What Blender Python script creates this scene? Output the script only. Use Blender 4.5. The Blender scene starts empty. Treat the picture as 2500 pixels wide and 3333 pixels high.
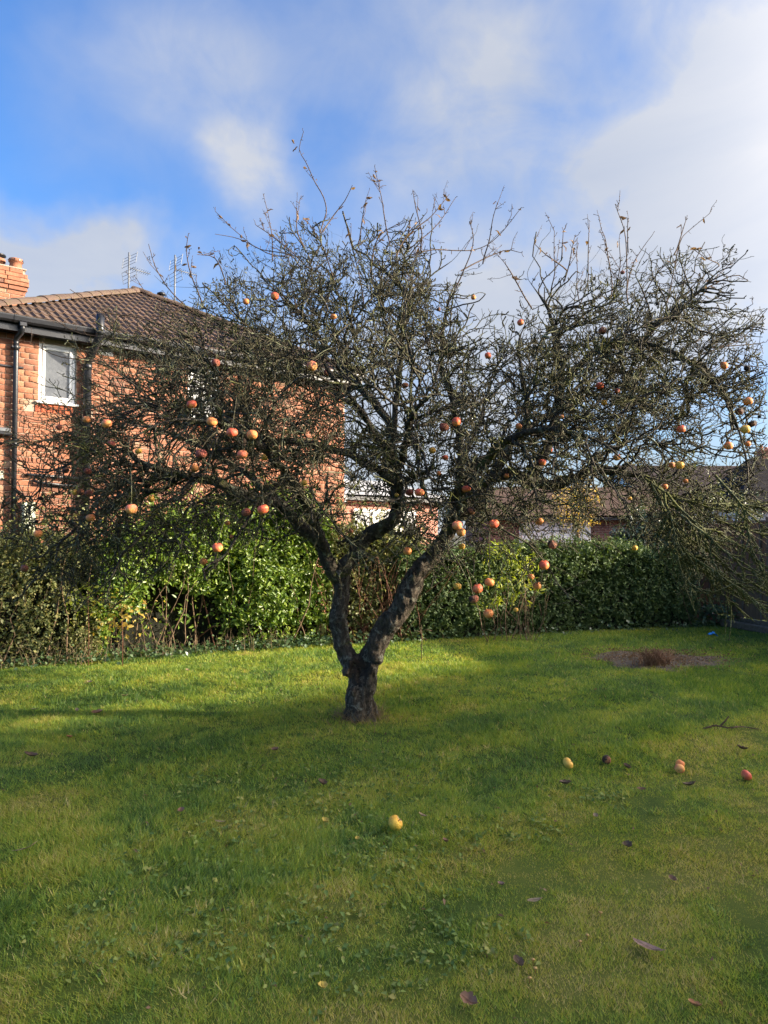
import bpy, bmesh, math, random
import numpy as np
from mathutils import Vector, Matrix, noise as mnoise
from mathutils.kdtree import KDTree

random.seed(11)
rng = np.random.default_rng(11)
S = bpy.context.scene
COL = S.collection

# ------------------------------------------------------------------ camera
FPX = 2311.0                      # focal length in photograph pixels (2500 x 3333)
CAMZ = 1.55
PITCH = math.radians(1.78)
cam_d = bpy.data.cameras.new('camera')
cam_d.sensor_width = 36.0
cam_d.lens = FPX / 3333.0 * 36.0
cam_d.clip_start = 0.05
cam_d.clip_end = 2000
cam = bpy.data.objects.new('camera', cam_d)
cam.location = (0, 0, CAMZ)
cam.rotation_euler = (math.pi / 2 + PITCH, 0, 0)
COL.objects.link(cam)
S.camera = cam

# ------------------------------------------------------------------ light
SUN_EL = math.radians(16.5)
SUN_ROT = math.radians(94)        # clockwise from +Y: the sun stands to the right
SUN_DIR = Vector((math.sin(SUN_ROT) * math.cos(SUN_EL), math.cos(SUN_ROT) * math.cos(SUN_EL), math.sin(SUN_EL)))
sun_d = bpy.data.lights.new('sun', 'SUN')
sun_d.energy = 5.0
sun_d.angle = math.radians(0.9)
sun_d.color = (1.0, 0.86, 0.66)
sun = bpy.data.objects.new('sun', sun_d)
sun.rotation_euler = SUN_DIR.to_track_quat('Z', 'Y').to_euler()
sun.location = (30, 0, 20)
COL.objects.link(sun)

S.view_settings.view_transform = 'Standard'
S.view_settings.look = 'None'
S.view_settings.gamma = 1.0
S.view_settings.exposure = 1.35
S.view_settings.use_curve_mapping = False
S.cycles.max_bounces = 6
S.cycles.diffuse_bounces = 3
S.cycles.glossy_bounces = 2
S.cycles.transparent_max_bounces = 8
S.cycles.caustics_reflective = False
S.cycles.caustics_refractive = False
S.cycles.use_denoising = True
S.cycles.denoising_prefilter = 'ACCURATE'

world = bpy.data.worlds.new('World')
S.world = world
world.use_nodes = True


class NT:
    """tiny helper round a node tree"""
    def __init__(self, tree):
        self.t = tree
        self.n = tree.nodes
    def add(self, typ, ins=None, **props):
        nd = self.n.new(typ)
        for k, v in props.items():
            setattr(nd, k, v)
        for k, v in (ins or {}).items():
            self.put(nd.inputs[k], v)
        return nd
    def put(self, sock, v):
        if isinstance(v, bpy.types.NodeSocket):
            self.t.links.new(v, sock)
        elif isinstance(v, bpy.types.Node):
            self.t.links.new(v.outputs[0], sock)
        else:
            if isinstance(v, tuple) and len(v) == 3 and sock.type == 'RGBA':
                v = v + (1.0,)
            sock.default_value = v
    def math(self, op, a, b=0.0, clamp=False):
        nd = self.n.new('ShaderNodeMath')
        nd.operation = op
        nd.use_clamp = clamp
        self.put(nd.inputs[0], a)
        self.put(nd.inputs[1], b)
        return nd.outputs[0]
    def mix(self, f, a, b, typ='MIX'):
        nd = self.n.new('ShaderNodeMix')
        nd.data_type = 'RGBA'
        nd.blend_type = typ
        self.put(nd.inputs[0], f)
        self.put(nd.inputs[6], a)
        self.put(nd.inputs[7], b)
        return nd.outputs[2]
    def ramp(self, f, stops, interp='LINEAR'):
        nd = self.n.new('ShaderNodeValToRGB')
        cr = nd.color_ramp
        cr.interpolation = interp
        while len(cr.elements) < len(stops):
            cr.elements.new(0.5)
        for e, (p, c) in zip(cr.elements, stops):
            e.position = p
            e.color = (c[0], c[1], c[2], 1) if isinstance(c, tuple) else (c, c, c, 1)
        self.put(nd.inputs[0], f)
        return nd.outputs[0]
    def noise(self, vec, scale, detail=4, rough=0.55, dist=0.0, out=0):
        nd = self.n.new('ShaderNodeTexNoise')
        self.put(nd.inputs['Scale'], scale)
        self.put(nd.inputs['Detail'], detail)
        self.put(nd.inputs['Roughness'], rough)
        self.put(nd.inputs['Distortion'], dist)
        if vec is not None:
            self.put(nd.inputs['Vector'], vec)
        return nd.outputs[out]
    def step(self, f, lo, hi):
        nd = self.n.new('ShaderNodeMapRange')
        nd.interpolation_type = 'SMOOTHSTEP'
        self.put(nd.inputs[0], f)
        nd.inputs[1].default_value = lo
        nd.inputs[2].default_value = hi
        return nd.outputs[0]


def build_world():
    g = NT(world.node_tree)
    bg = g.n['Background']
    sky = g.add('ShaderNodeTexSky', sky_type='NISHITA', sun_disc=False, sun_elevation=SUN_EL,
                sun_rotation=SUN_ROT, air_density=1.25, dust_density=0.3, ozone_density=3.5)
    co = g.add('ShaderNodeTexCoord').outputs['Generated']
    sep = g.add('ShaderNodeSeparateXYZ', {0: co})
    up = g.math('MAXIMUM', sep.outputs[2], 0.02)
    # a thin broken layer over the whole sky, on a flat sheet overhead
    k = g.math('ADD', up, 0.28)
    flat = g.add('ShaderNodeCombineXYZ', {0: g.math('DIVIDE', sep.outputs[0], k), 1: g.math('DIVIDE', sep.outputs[1], k), 2: 4.3})
    n1 = g.noise(flat, 1.3, 4, 0.5, 0.3)
    n2 = g.noise(flat, 4.2, 7, 0.55, 0.6)
    n3 = g.noise(co, 9.0, 8, 0.62, 0.9)
    # banks of soft cloud, each a lobe with its edge warped by noise
    wv = g.add('ShaderNodeTexNoise', {'Vector': co, 'Scale': 3.4, 'Detail': 5.0, 'Roughness': 0.55}).outputs['Color']
    wv = g.add('ShaderNodeVectorMath', {0: wv, 1: (0.5, 0.5, 0.5)}, operation='SUBTRACT').outputs[0]
    wv = g.add('ShaderNodeVectorMath', {0: wv, 1: (0.34, 0.34, 0.34)}, operation='MULTIPLY').outputs[0]
    wd = g.add('ShaderNodeVectorMath', {0: co, 1: wv}, operation='ADD').outputs[0]
    s = g.math('MULTIPLY', g.step(n1, 0.5, 0.75), 0.3)
    for (px, py, rad, amp) in CLOUDS:
        x = (px - 1250.0) / 2311.0; v = (1666.5 - py) / 2311.0
        c = Vector((x, math.cos(PITCH) - v * math.sin(PITCH), math.sin(PITCH) + v * math.cos(PITCH))).normalized()
        d = g.add('ShaderNodeVectorMath', {0: wd, 1: tuple(c)}, operation='DISTANCE').outputs['Value']
        mr = g.add('ShaderNodeMapRange', {0: d, 1: rad / 2311.0 * 1.25, 2: 0.0, 3: 0.0, 4: amp}, interpolation_type='SMOOTHSTEP')
        s = g.math('ADD', s, mr.outputs[0])
    # unseen cloud banks added on the sun's side to lift light in the shade
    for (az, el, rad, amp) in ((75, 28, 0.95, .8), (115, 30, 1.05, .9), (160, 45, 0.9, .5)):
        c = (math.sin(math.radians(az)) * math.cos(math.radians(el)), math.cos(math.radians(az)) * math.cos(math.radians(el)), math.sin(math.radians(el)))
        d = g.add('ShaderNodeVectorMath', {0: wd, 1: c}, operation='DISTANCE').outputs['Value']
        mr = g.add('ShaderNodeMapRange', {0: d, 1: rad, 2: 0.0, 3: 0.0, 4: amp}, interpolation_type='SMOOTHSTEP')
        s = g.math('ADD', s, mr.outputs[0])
    tex = g.math('ADD', g.math('MULTIPLY', n2, 0.7), g.math('MULTIPLY', n3, 0.5))
    m = g.math('MULTIPLY', s, g.math('ADD', -0.02, g.math('MULTIPLY', tex, 1.55)), True)
    m = g.math('POWER', m, 1.15)
    m = g.math('MINIMUM', g.math('ADD', m, g.step(up, 0.2, -0.05)), 0.9)
    # cloud brightens towards the sun, boosted to add fill light on shaded ground
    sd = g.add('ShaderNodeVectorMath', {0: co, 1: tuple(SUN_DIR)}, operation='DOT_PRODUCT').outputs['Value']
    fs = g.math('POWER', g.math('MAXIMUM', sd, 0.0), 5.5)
    dens = g.noise(flat, 2.6, 5, 0.55, 0.4)
    ccol = g.ramp(dens, [(0.3, (0.9, 0.97, 1.12)), (0.55, (1.04, 1.08, 1.17)), (0.75, (1.22, 1.22, 1.24))])
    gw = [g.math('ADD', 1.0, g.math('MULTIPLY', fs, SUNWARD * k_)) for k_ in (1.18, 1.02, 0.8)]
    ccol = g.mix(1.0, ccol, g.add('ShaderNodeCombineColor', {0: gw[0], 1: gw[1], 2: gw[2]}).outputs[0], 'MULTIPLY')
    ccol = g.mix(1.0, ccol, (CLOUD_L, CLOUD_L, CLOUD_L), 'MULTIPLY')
    blue = g.mix(1.0, sky, SKY_TINT, 'MULTIPLY')
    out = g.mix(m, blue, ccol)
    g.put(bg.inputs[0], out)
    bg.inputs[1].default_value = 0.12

CLOUDS = [(1950, 720, 620, .75), (2450, 250, 560, .75), (1480, 330, 280, .55), (720, 260, 430, .55), (1300, 40, 380, .5), (820, 650, 190, .75), (20, 800, 230, 1.4), (300, 910, 170, .8), (2350, 1150, 700, .7), (1300, 1350, 700, 1.0), (500, 1300, 600, .6), (150, 330, 300, .2)]
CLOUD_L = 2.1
SUNWARD = 19.0  # gain on cloud near the sun, added to brighten the shaded lawn
SKY_TINT = (0.4, 0.69, 1.04)
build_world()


# ------------------------------------------------------------------ geometry helpers
CP, SP = math.cos(PITCH), math.sin(PITCH)
def ray(px, py):
    x = (px - 1250.0) / FPX
    v = (1666.5 - py) / FPX
    return Vector((x, CP - v * SP, SP + v * CP))
def P(px, py, Y):
    d = ray(px, py)
    return Vector((0, 0, CAMZ)) + d * (Y / d.y)
def G(px, py, z=0.0):
    d = ray(px, py)
    return Vector((0, 0, CAMZ)) + d * ((z - CAMZ) / d.z)
def proj(p):
    """world points (n,3) to photograph pixels"""
    p = np.asarray(p, float) - np.array([0, 0, CAMZ])
    dep = p[..., 1] * CP + p[..., 2] * SP
    v = -p[..., 1] * SP + p[..., 2] * CP
    return 1250 + FPX * p[..., 0] / dep, 1666.5 - FPX * v / dep

def tag(o, label=None, cat=None, group=None, kind=None):
    if label: o['label'] = label
    if cat: o['category'] = cat
    if group: o['group'] = group
    if kind: o['kind'] = kind
    return o
def empty(name, loc=(0, 0, 0), rz=0.0, parent=None):
    o = bpy.data.objects.new(name, None)
    o.empty_display_size = 0.1
    o.location = loc
    o.rotation_euler = (0, 0, rz)
    o.parent = parent
    COL.objects.link(o)
    return o
def obj(name, me, mat=None, parent=None, loc=None, rot=None, scale=None):
    o = bpy.data.objects.new(name, me)
    if mat is not None:
        if len(me.materials) == 0:
            me.materials.append(mat)
    if parent is not None: o.parent = parent
    if loc is not None: o.location = loc
    if rot is not None: o.rotation_euler = rot
    if scale is not None: o.scale = scale
    COL.objects.link(o)
    return o
def arr_mesh(name, V, F, smooth=False, attrs=None):
    """V (n,3), F (m,k) all faces of k corners; attrs: {name: per-vertex floats}"""
    V = np.ascontiguousarray(V, np.float32); F = np.ascontiguousarray(F, np.int32)
    me = bpy.data.meshes.new(name)
    me.vertices.add(len(V)); me.vertices.foreach_set('co', V.ravel())
    m, k = F.shape
    me.loops.add(m * k); me.loops.foreach_set('vertex_index', F.ravel())
    me.polygons.add(m)
    me.polygons.foreach_set('loop_start', np.arange(0, m * k, k, dtype=np.int32))
    me.polygons.foreach_set('loop_total', np.full(m, k, np.int32))
    if smooth: me.polygons.foreach_set('use_smooth', np.ones(m, bool))
    for an, av in (attrs or {}).items():
        a = me.attributes.new(an, 'FLOAT', 'POINT')
        a.data.foreach_set('value', np.ascontiguousarray(av, np.float32))
    me.update(calc_edges=True)
    return me
def bm_mesh(name, bm, smooth=False):
    me = bpy.data.meshes.new(name)
    if smooth:
        for f in bm.faces: f.smooth = True
    bm.normal_update(); bm.to_mesh(me); bm.free()
    return me
def add_box(bm, x0, x1, y0, y1, z0, z1, M=None, bevel=0.0):
    vs = [Vector((x, y, z)) for x in (x0, x1) for y in (y0, y1) for z in (z0, z1)]
    if M is not None: vs = [M @ v for v in vs]
    v = [bm.verts.new(c) for c in vs]
    fs = [bm.faces.new([v[i] for i in q]) for q in ((0, 1, 3, 2), (4, 6, 7, 5), (0, 4, 5, 1), (2, 3, 7, 6), (0, 2, 6, 4), (1, 5, 7, 3))]
    if bevel > 0:
        es = list({e for f in fs for e in f.edges})
        bmesh.ops.bevel(bm, geom=es, offset=bevel, segments=1, affect='EDGES')
def box_mesh(name, x0, x1, y0, y1, z0, z1, bevel=0.0):
    bm = bmesh.new(); add_box(bm, x0, x1, y0, y1, z0, z1, None, bevel)
    return bm_mesh(name, bm)
def add_tube(bm, pts, rads, k=8, cap=True):
    pts = [Vector(p) for p in pts]
    if not hasattr(rads, '__len__'): rads = [rads] * len(pts)
    rings = []
    ref = None
    for i, p in enumerate(pts):
        t = (pts[min(i + 1, len(pts) - 1)] - pts[max(i - 1, 0)]).normalized()
        if ref is None:
            ref = Vector((0, 0, 1)) if abs(t.z) < 0.9 else Vector((1, 0, 0))
        a = t.cross(ref).normalized(); ref = a.cross(t).normalized()
        rings.append([bm.verts.new(p + (a * math.cos(q) + ref * math.sin(q)) * rads[i]) for q in [2 * math.pi * j / k for j in range(k)]])
    for r0, r1 in zip(rings, rings[1:]):
        for j in range(k):
            bm.faces.new((r0[j], r0[(j + 1) % k], r1[(j + 1) % k], r1[j]))
    if cap:
        bm.faces.new(rings[0][::-1]); bm.faces.new(rings[-1])
def tube_mesh(name, pts, rads, k=8, smooth=True):
    bm = bmesh.new(); add_tube(bm, pts, rads, k)
    return bm_mesh(name, bm, smooth)
def tube_batch(Pn, Rn, k=3):
    """many tubes at once: Pn (m,n,3), Rn (m,n) -> V, F"""
    m, n, _ = Pn.shape
    T = np.gradient(Pn, axis=1)
    T /= np.linalg.norm(T, axis=2, keepdims=True) + 1e-9
    mean = np.abs(T.mean(axis=1))
    ref = np.eye(3)[np.argmin(mean, axis=1)][:, None, :]
    A = np.cross(T, ref); A /= np.linalg.norm(A, axis=2, keepdims=True) + 1e-9
    B = np.cross(T, A)
    q = np.arange(k) * 2 * np.pi / k
    V = Pn[:, :, None, :] + Rn[:, :, None, None] * (A[:, :, None, :] * np.cos(q)[None, None, :, None] + B[:, :, None, :] * np.sin(q)[None, None, :, None])
    idx = np.arange(m * n * k).reshape(m, n, k)
    a = idx[:, :-1, :]; b = np.roll(a, -1, axis=2); d = idx[:, 1:, :]; c = np.roll(d, -1, axis=2)
    F = np.stack([a, b, c, d], axis=-1).reshape(-1, 4)
    return V.reshape(-1, 3), F
def merge(parts):
    Vs, Fs, o = [], [], 0
    for V, F in parts:
        Vs.append(V); Fs.append(F + o); o += len(V)
    return np.concatenate(Vs), np.concatenate(Fs)
def vnoise(x, y, scale, seed=0):
    x = np.asarray(x) * scale + seed * 17.13; y = np.asarray(y) * scale + seed * 5.71
    xi = np.floor(x).astype(np.int64); yi = np.floor(y).astype(np.int64)
    fx = x - xi; fy = y - yi
    fx = fx * fx * (3 - 2 * fx); fy = fy * fy * (3 - 2 * fy)
    def h(a, b):
        v = (a * 374761393 + b * 668265263 + seed * 1442695) & 0x7fffffff
        v = ((v ^ (v >> 13)) * 1274126177) & 0x7fffffff
        return ((v ^ (v >> 16)) & 0xffff) / 65535.0
    return (h(xi, yi) * (1 - fx) + h(xi + 1, yi) * fx) * (1 - fy) + (h(xi, yi + 1) * (1 - fx) + h(xi + 1, yi + 1) * fx) * fy
def unit(v):
    return v / (np.linalg.norm(v, axis=-1, keepdims=True) + 1e-9)
def leaf_cloud(C, N, size, aspect=0.5, fold=0.25, jitter=0.8, seed=0):
    """folded pointed leaves: centres C, facing N, length size -> V, F(tri), per-vertex random"""
    r = np.random.default_rng(seed)
    n = len(C)
    N = unit(N + r.normal(0, jitter, (n, 3)))
    D = r.normal(0, 1, (n, 3)); D = unit(D - N * (D * N).sum(1, keepdims=True))
    W = np.cross(N, D)
    size = np.broadcast_to(np.asarray(size, float), (n,)) * r.uniform(0.5, 1.4, n)
    h = size[:, None] / 2; w = (size * aspect)[:, None] / 2
    base = C - D * h; tip = C + D * h - N * h * 0.25
    l = C + W * w + N * w * fold * 2 - D * h * 0.1; rr = C - W * w + N * w * fold * 2 - D * h * 0.1
    V = np.stack([base, l, tip, rr], 1).reshape(-1, 3)
    i = np.arange(n)[:, None] * 4
    F = np.concatenate([i + np.array([[0, 2, 1]]), i + np.array([[0, 3, 2]])], 0)
    rnd = np.repeat(r.random(n), 4)
    return V, F, rnd

# ------------------------------------------------------------------ materials
def new_mat(name):
    m = bpy.data.materials.new(name)
    m.use_nodes = True
    g = NT(m.node_tree)
    return m, g, g.n['Principled BSDF']
def simple(name, c1, c2=None, scale=8.0, rough=0.7, bump=0.0, bscale=40.0, metallic=0.0, spec=0.5, detail=5):
    m, g, b = new_mat(name)
    co = g.add('ShaderNodeTexCoord').outputs['Object']
    if c2 is None: c2 = tuple(x * 0.75 for x in c1)
    f = g.noise(co, scale, detail, 0.6)
    g.put(b.inputs['Base Color'], g.ramp(f, [(0.3, c2), (0.68, c1)]))
    g.put(b.inputs['Roughness'], rough); b.inputs['Metallic'].default_value = metallic
    b.inputs['Specular IOR Level'].default_value = spec
    if bump > 0:
        bn = g.add('ShaderNodeBump', {'Height': g.noise(co, bscale, 6, 0.65), 'Strength': bump, 'Distance': 0.02})
        g.put(b.inputs['Normal'], bn)
    return m
def attr_out(g, name):
    return g.add('ShaderNodeAttribute', attribute_name=name).outputs['Fac']
def leaf_mat(name, cols, rough=0.45, trans=0.35, spec=0.5, scale=1.3):
    """leaf colour from a per-leaf random and a patchy drift through the plant"""
    m, g, b = new_mat(name)
    r = attr_out(g, 'rnd')
    co = g.add('ShaderNodeTexCoord').outputs['Object']
    f = g.math('ADD', g.math('MULTIPLY', r, 0.65), g.math('MULTIPLY', g.noise(co, scale, 3), 0.42))
    n = len(cols)
    c = g.ramp(f, [(0.1 + 0.8 * i / max(1, n - 1), cc) for i, cc in enumerate(cols)])
    g.put(b.inputs['Base Color'], c); b.inputs['Roughness'].default_value = rough
    b.inputs['Specular IOR Level'].default_value = spec
    if trans > 0:
        tr = g.add('ShaderNodeBsdfTranslucent', {'Color': g.mix(1.0, c, (1.5, 1.45, 0.7), 'MULTIPLY')})
        mx = g.add('ShaderNodeMixShader', {0: trans, 1: b.outputs[0], 2: tr.outputs[0]})
        g.put(g.n['Material Output'].inputs[0], mx.outputs[0])
    return m
def bark_mat(name, dark, light, lichen, moss, lich_amt=0.5, moss_amt=0.45, scale=1.0, bump=0.8):
    m, g, b = new_mat(name)
    co = g.add('ShaderNodeTexCoord').outputs['Object']
    mp = g.add('ShaderNodeMapping', {'Vector': co, 'Scale': (1.0, 1.0, 0.45)}).outputs[0]
    f1 = g.noise(mp, 26 * scale, 7, 0.68, 0.6)
    wn = g.add('ShaderNodeTexNoise', {'Vector': mp, 'Scale': 14 * scale, 'Detail': 4.0}).outputs['Color']
    wp = g.mix(0.12, mp, wn)
    vor = g.add('ShaderNodeTexVoronoi', {'Vector': wp, 'Scale': 42 * scale, 'Randomness': 1.0}, feature='DISTANCE_TO_EDGE').outputs[0]
    crack = g.math('MAXIMUM', g.step(vor, 0.0, 0.12), g.step(f1, 0.42, 0.6))
    base = g.ramp(f1, [(0.3, dark), (0.7, light)])
    base = g.mix(g.math('MULTIPLY', g.math('SUBTRACT', 1.0, crack), 0.55), base, tuple(x * 0.35 for x in dark))
    fl = g.noise(co, 9 * scale, 6, 0.7, 0.8)
    base = g.mix(g.math('MULTIPLY', g.step(fl, 0.66 - 0.25 * lich_amt, 0.74 - 0.2 * lich_amt), 0.85), base, lichen)
    fm = g.noise(co, 3.1 * scale, 6, 0.72, 0.4)
    base = g.mix(g.math('MULTIPLY', g.step(fm, 0.68 - 0.25 * moss_amt, 0.78 - 0.2 * moss_amt), 0.8), base, moss)
    g.put(b.inputs['Base Color'], base); b.inputs['Roughness'].default_value = 0.85
    b.inputs['Specular IOR Level'].default_value = 0.25
    hgt = g.math('ADD', g.math('MULTIPLY', f1, 0.7), g.math('MULTIPLY', crack, 0.5))
    g.put(b.inputs['Normal'], g.add('ShaderNodeBump', {'Height': hgt, 'Strength': bump, 'Distance': 0.035}))
    return m

M = {}
M['bark'] = bark_mat('bark', (0.03, 0.023, 0.017), (0.165, 0.133, 0.1), (0.29, 0.28, 0.22), (0.085, 0.1, 0.022), 0.5, 0.35, 1.5, 1.0)
M['limb'] = bark_mat('limb_bark', (0.032, 0.027, 0.02), (0.125, 0.105, 0.08), (0.22, 0.24, 0.16), (0.1, 0.115, 0.022), 0.55, 0.65, 1.3, 0.9)
M['twig'] = bark_mat('twig_bark', (0.03, 0.026, 0.016), (0.11, 0.098, 0.058), (0.205, 0.22, 0.13), (0.12, 0.13, 0.028), 0.6, 0.65, 1.0, 0.5)
M['moss_twig'] = bark_mat('mossy_bark', (0.05, 0.05, 0.02), (0.14, 0.14, 0.055), (0.2, 0.22, 0.13), (0.115, 0.122, 0.03), 0.7, 1.1, 1.6, 0.6)
M['shoot'] = bark_mat('shoot_bark', (0.06, 0.038, 0.026), (0.17, 0.115, 0.075), (0.2, 0.19, 0.13), (0.09, 0.09, 0.03), 0.25, 0.1, 1.5, 0.3)
M['rotwood'] = simple('rotten_wood', (0.05, 0.032, 0.02), (0.01, 0.008, 0.006), 22, 0.95, 0.9, 55)  # rotten wood, coloured extra dark to put shade into the trunk hollow
M['cutwood'] = simple('healed_cut', (0.3, 0.27, 0.24), (0.1, 0.085, 0.07), 30, 0.85, 0.6, 70)
M['dryleaf'] = leaf_mat('dry_leaf', [(0.07, 0.04, 0.022), (0.17, 0.095, 0.05), (0.24, 0.15, 0.08)], 0.6, 0.3)
M['black_plastic'] = simple('black_plastic', (0.018, 0.019, 0.024), (0.01, 0.011, 0.014), 5, 0.34, 0.1, 60)
M['upvc'] = simple('white_upvc', (0.8, 0.8, 0.79), (0.7, 0.71, 0.71), 4, 0.35)
M['metal'] = simple('aluminium', (0.17, 0.18, 0.2), (0.11, 0.12, 0.13), 9, 0.55, 0, 40, 0.3)
M['mortar'] = simple('mortar', (0.45, 0.36, 0.27), (0.36, 0.28, 0.21), 60, 0.95, 0.6, 200)
M['terracotta'] = simple('terracotta', (0.34, 0.13, 0.065), (0.2, 0.085, 0.05), 14, 0.8, 0.3, 60)
M['meter'] = simple('meter_box', (0.52, 0.52, 0.4), (0.4, 0.42, 0.32), 6, 0.6)
M['blue'] = simple('blue_plastic', (0.03, 0.3, 0.72), (0.02, 0.2, 0.55), 30, 0.4)
M['render_white'] = simple('painted_render', (0.74, 0.72, 0.68), (0.6, 0.58, 0.55), 3, 0.8, 0.2)
M['garage_white'] = simple('garage_paint', (0.85, 0.84, 0.86), (0.76, 0.75, 0.77), 7, 0.5, 0.1)
M['lead'] = simple('grey_roof', (0.42, 0.41, 0.4), (0.3, 0.3, 0.3), 5, 0.7, 0.2)
M['soil'] = simple('soil', (0.16, 0.122, 0.085), (0.06, 0.046, 0.033), 30, 0.95, 1.0, 60)
M['earth'] = simple('earth', (0.07, 0.06, 0.03), (0.03, 0.03, 0.014), 12, 0.95, 0.8, 40)

def glass_mat(name, c1, c2, rough=0.12):
    m, g, b = new_mat(name)
    co = g.add('ShaderNodeTexCoord').outputs['Object']
    f = g.noise(co, 7, 5, 0.6, 1.2)
    g.put(b.inputs['Base Color'], g.ramp(f, [(0.35, c2), (0.65, c1)]))
    b.inputs['Roughness'].default_value = rough
    g.put(b.inputs['Normal'], g.add('ShaderNodeBump', {'Height': g.noise(co, 26, 5, 0.6, 2.0), 'Strength': 0.25, 'Distance': 0.01}))
    return m
M['frosted'] = glass_mat('frosted_glass', (0.1, 0.11, 0.125), (0.065, 0.073, 0.088), 0.3)
M['pane'] = glass_mat('window_glass', (0.12, 0.13, 0.14), (0.06, 0.065, 0.07), 0.06)
M['net'] = glass_mat('netted_window', (0.4, 0.4, 0.4), (0.25, 0.25, 0.26), 0.2)

BRICK_STOPS = [(0.0, (0.19, 0.097, 0.07)), (0.1, (0.27, 0.127, 0.083)), (0.35, (0.335, 0.145, 0.088)), (0.75, (0.385, 0.162, 0.093)), (0.92, (0.4, 0.19, 0.112)), (1.0, (0.37, 0.235, 0.155))]
def brick_mat(name, source, stops=BRICK_STOPS):
    m, g, b = new_mat(name)
    co = g.add('ShaderNodeTexCoord').outputs['Object']
    wco = g.add('ShaderNodeNewGeometry').outputs['Position']
    r = g.add('ShaderNodeObjectInfo').outputs['Random'] if source == 'object' else attr_out(g, 'rnd')
    c = g.ramp(r, stops)
    f = g.noise(wco, 38, 6, 0.7, 0.6)
    c = g.mix(g.step(f, 0.35, 0.75), g.mix(1.0, c, (0.72, 0.7, 0.7), 'MULTIPLY'), c)
    f2 = g.noise(wco, 9, 5, 0.65, 0.5)
    c = g.mix(g.math('MULTIPLY', g.step(f2, 0.6, 0.78), 0.4), c, (0.5, 0.4, 0.3))
    g.put(b.inputs['Base Color'], c); b.inputs['Roughness'].default_value = 0.9
    b.inputs['Specular IOR Level'].default_value = 0.2
    g.put(b.inputs['Normal'], g.add('ShaderNodeBump', {'Height': g.noise(wco, 90, 6, 0.7), 'Strength': 0.6, 'Distance': 0.008}))
    return m
M['brick'] = brick_mat('brick', 'object')
M['brick_mass'] = brick_mat('brick_mass', 'attr')
RED_STOPS = [(0.0, (0.4, 0.11, 0.06)), (0.5, (0.5, 0.14, 0.07)), (1.0, (0.55, 0.18, 0.09))]
M['red_brick'] = brick_mat('red_brick', 'object', RED_STOPS)

def brick_tex(name, c1, c2, mortar, sx=0.225, sz=0.078):
    m, g, b = new_mat(name)
    co = g.add('ShaderNodeTexCoord').outputs['Object']
    sep = g.add('ShaderNodeSeparateXYZ', {0: co})
    xy = g.math('ADD', sep.outputs[0], sep.outputs[1])
    v = g.add('ShaderNodeCombineXYZ', {0: xy, 1: sep.outputs[2], 2: 0.0})
    t = g.add('ShaderNodeTexBrick', {'Vector': v, 'Color1': c1, 'Color2': c2, 'Mortar': mortar, 'Scale': 1.0, 'Mortar Size': 0.006, 'Brick Width': sx, 'Row Height': sz, 'Bias': -0.1})
    n = g.noise(co, 3.0, 6, 0.6)
    c = g.mix(g.step(n, 0.35, 0.7), t.outputs[0], g.mix(1.0, t.outputs[0], (0.75, 0.72, 0.72), 'MULTIPLY'))
    g.put(b.inputs['Base Color'], c); b.inputs['Roughness'].default_value = 0.92
    g.put(b.inputs['Normal'], g.add('ShaderNodeBump', {'Height': g.math('SUBTRACT', 1.0, t.outputs[1]), 'Strength': 0.6, 'Distance': 0.01}))
    return m
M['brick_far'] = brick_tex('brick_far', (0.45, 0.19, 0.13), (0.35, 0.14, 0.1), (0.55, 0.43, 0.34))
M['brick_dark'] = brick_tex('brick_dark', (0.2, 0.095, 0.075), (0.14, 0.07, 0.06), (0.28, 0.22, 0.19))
M['brick_orange'] = brick_tex('brick_orange', (0.42, 0.17, 0.075), (0.32, 0.12, 0.06), (0.45, 0.36, 0.27))

def tile_mat(name, source):
    m, g, b = new_mat(name)
    wco = g.add('ShaderNodeNewGeometry').outputs['Position']
    r = g.add('ShaderNodeObjectInfo').outputs['Random'] if source == 'object' else attr_out(g, 'rnd')
    c = g.ramp(r, [(0.0, (0.085, 0.056, 0.042)), (0.5, (0.115, 0.074, 0.054)), (1.0, (0.145, 0.092, 0.066))])
    f = g.noise(wco, 24, 6, 0.7, 0.5)
    c = g.mix(g.step(f, 0.4, 0.8), c, g.mix(1.0, c, (0.6, 0.58, 0.55), 'MULTIPLY'))
    ml = g.noise(wco, 5.5, 7, 0.75, 0.8)
    c = g.mix(g.math('MULTIPLY', g.step(ml, 0.62, 0.72), 0.75), c, (0.17, 0.15, 0.05))
    ml2 = g.noise(wco, 11, 7, 0.75, 0.8)
    c = g.mix(g.math('MULTIPLY', g.step(ml2, 0.67, 0.73), 0.7), c, (0.36, 0.3, 0.22))
    g.put(b.inputs['Base Color'], c); b.inputs['Roughness'].default_value = 0.85
    g.put(b.inputs['Normal'], g.add('ShaderNodeBump', {'Height': g.noise(wco, 70, 6, 0.7), 'Strength': 0.4, 'Distance': 0.01}))
    return m
M['tile'] = tile_mat('roof_tile', 'object')
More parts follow.
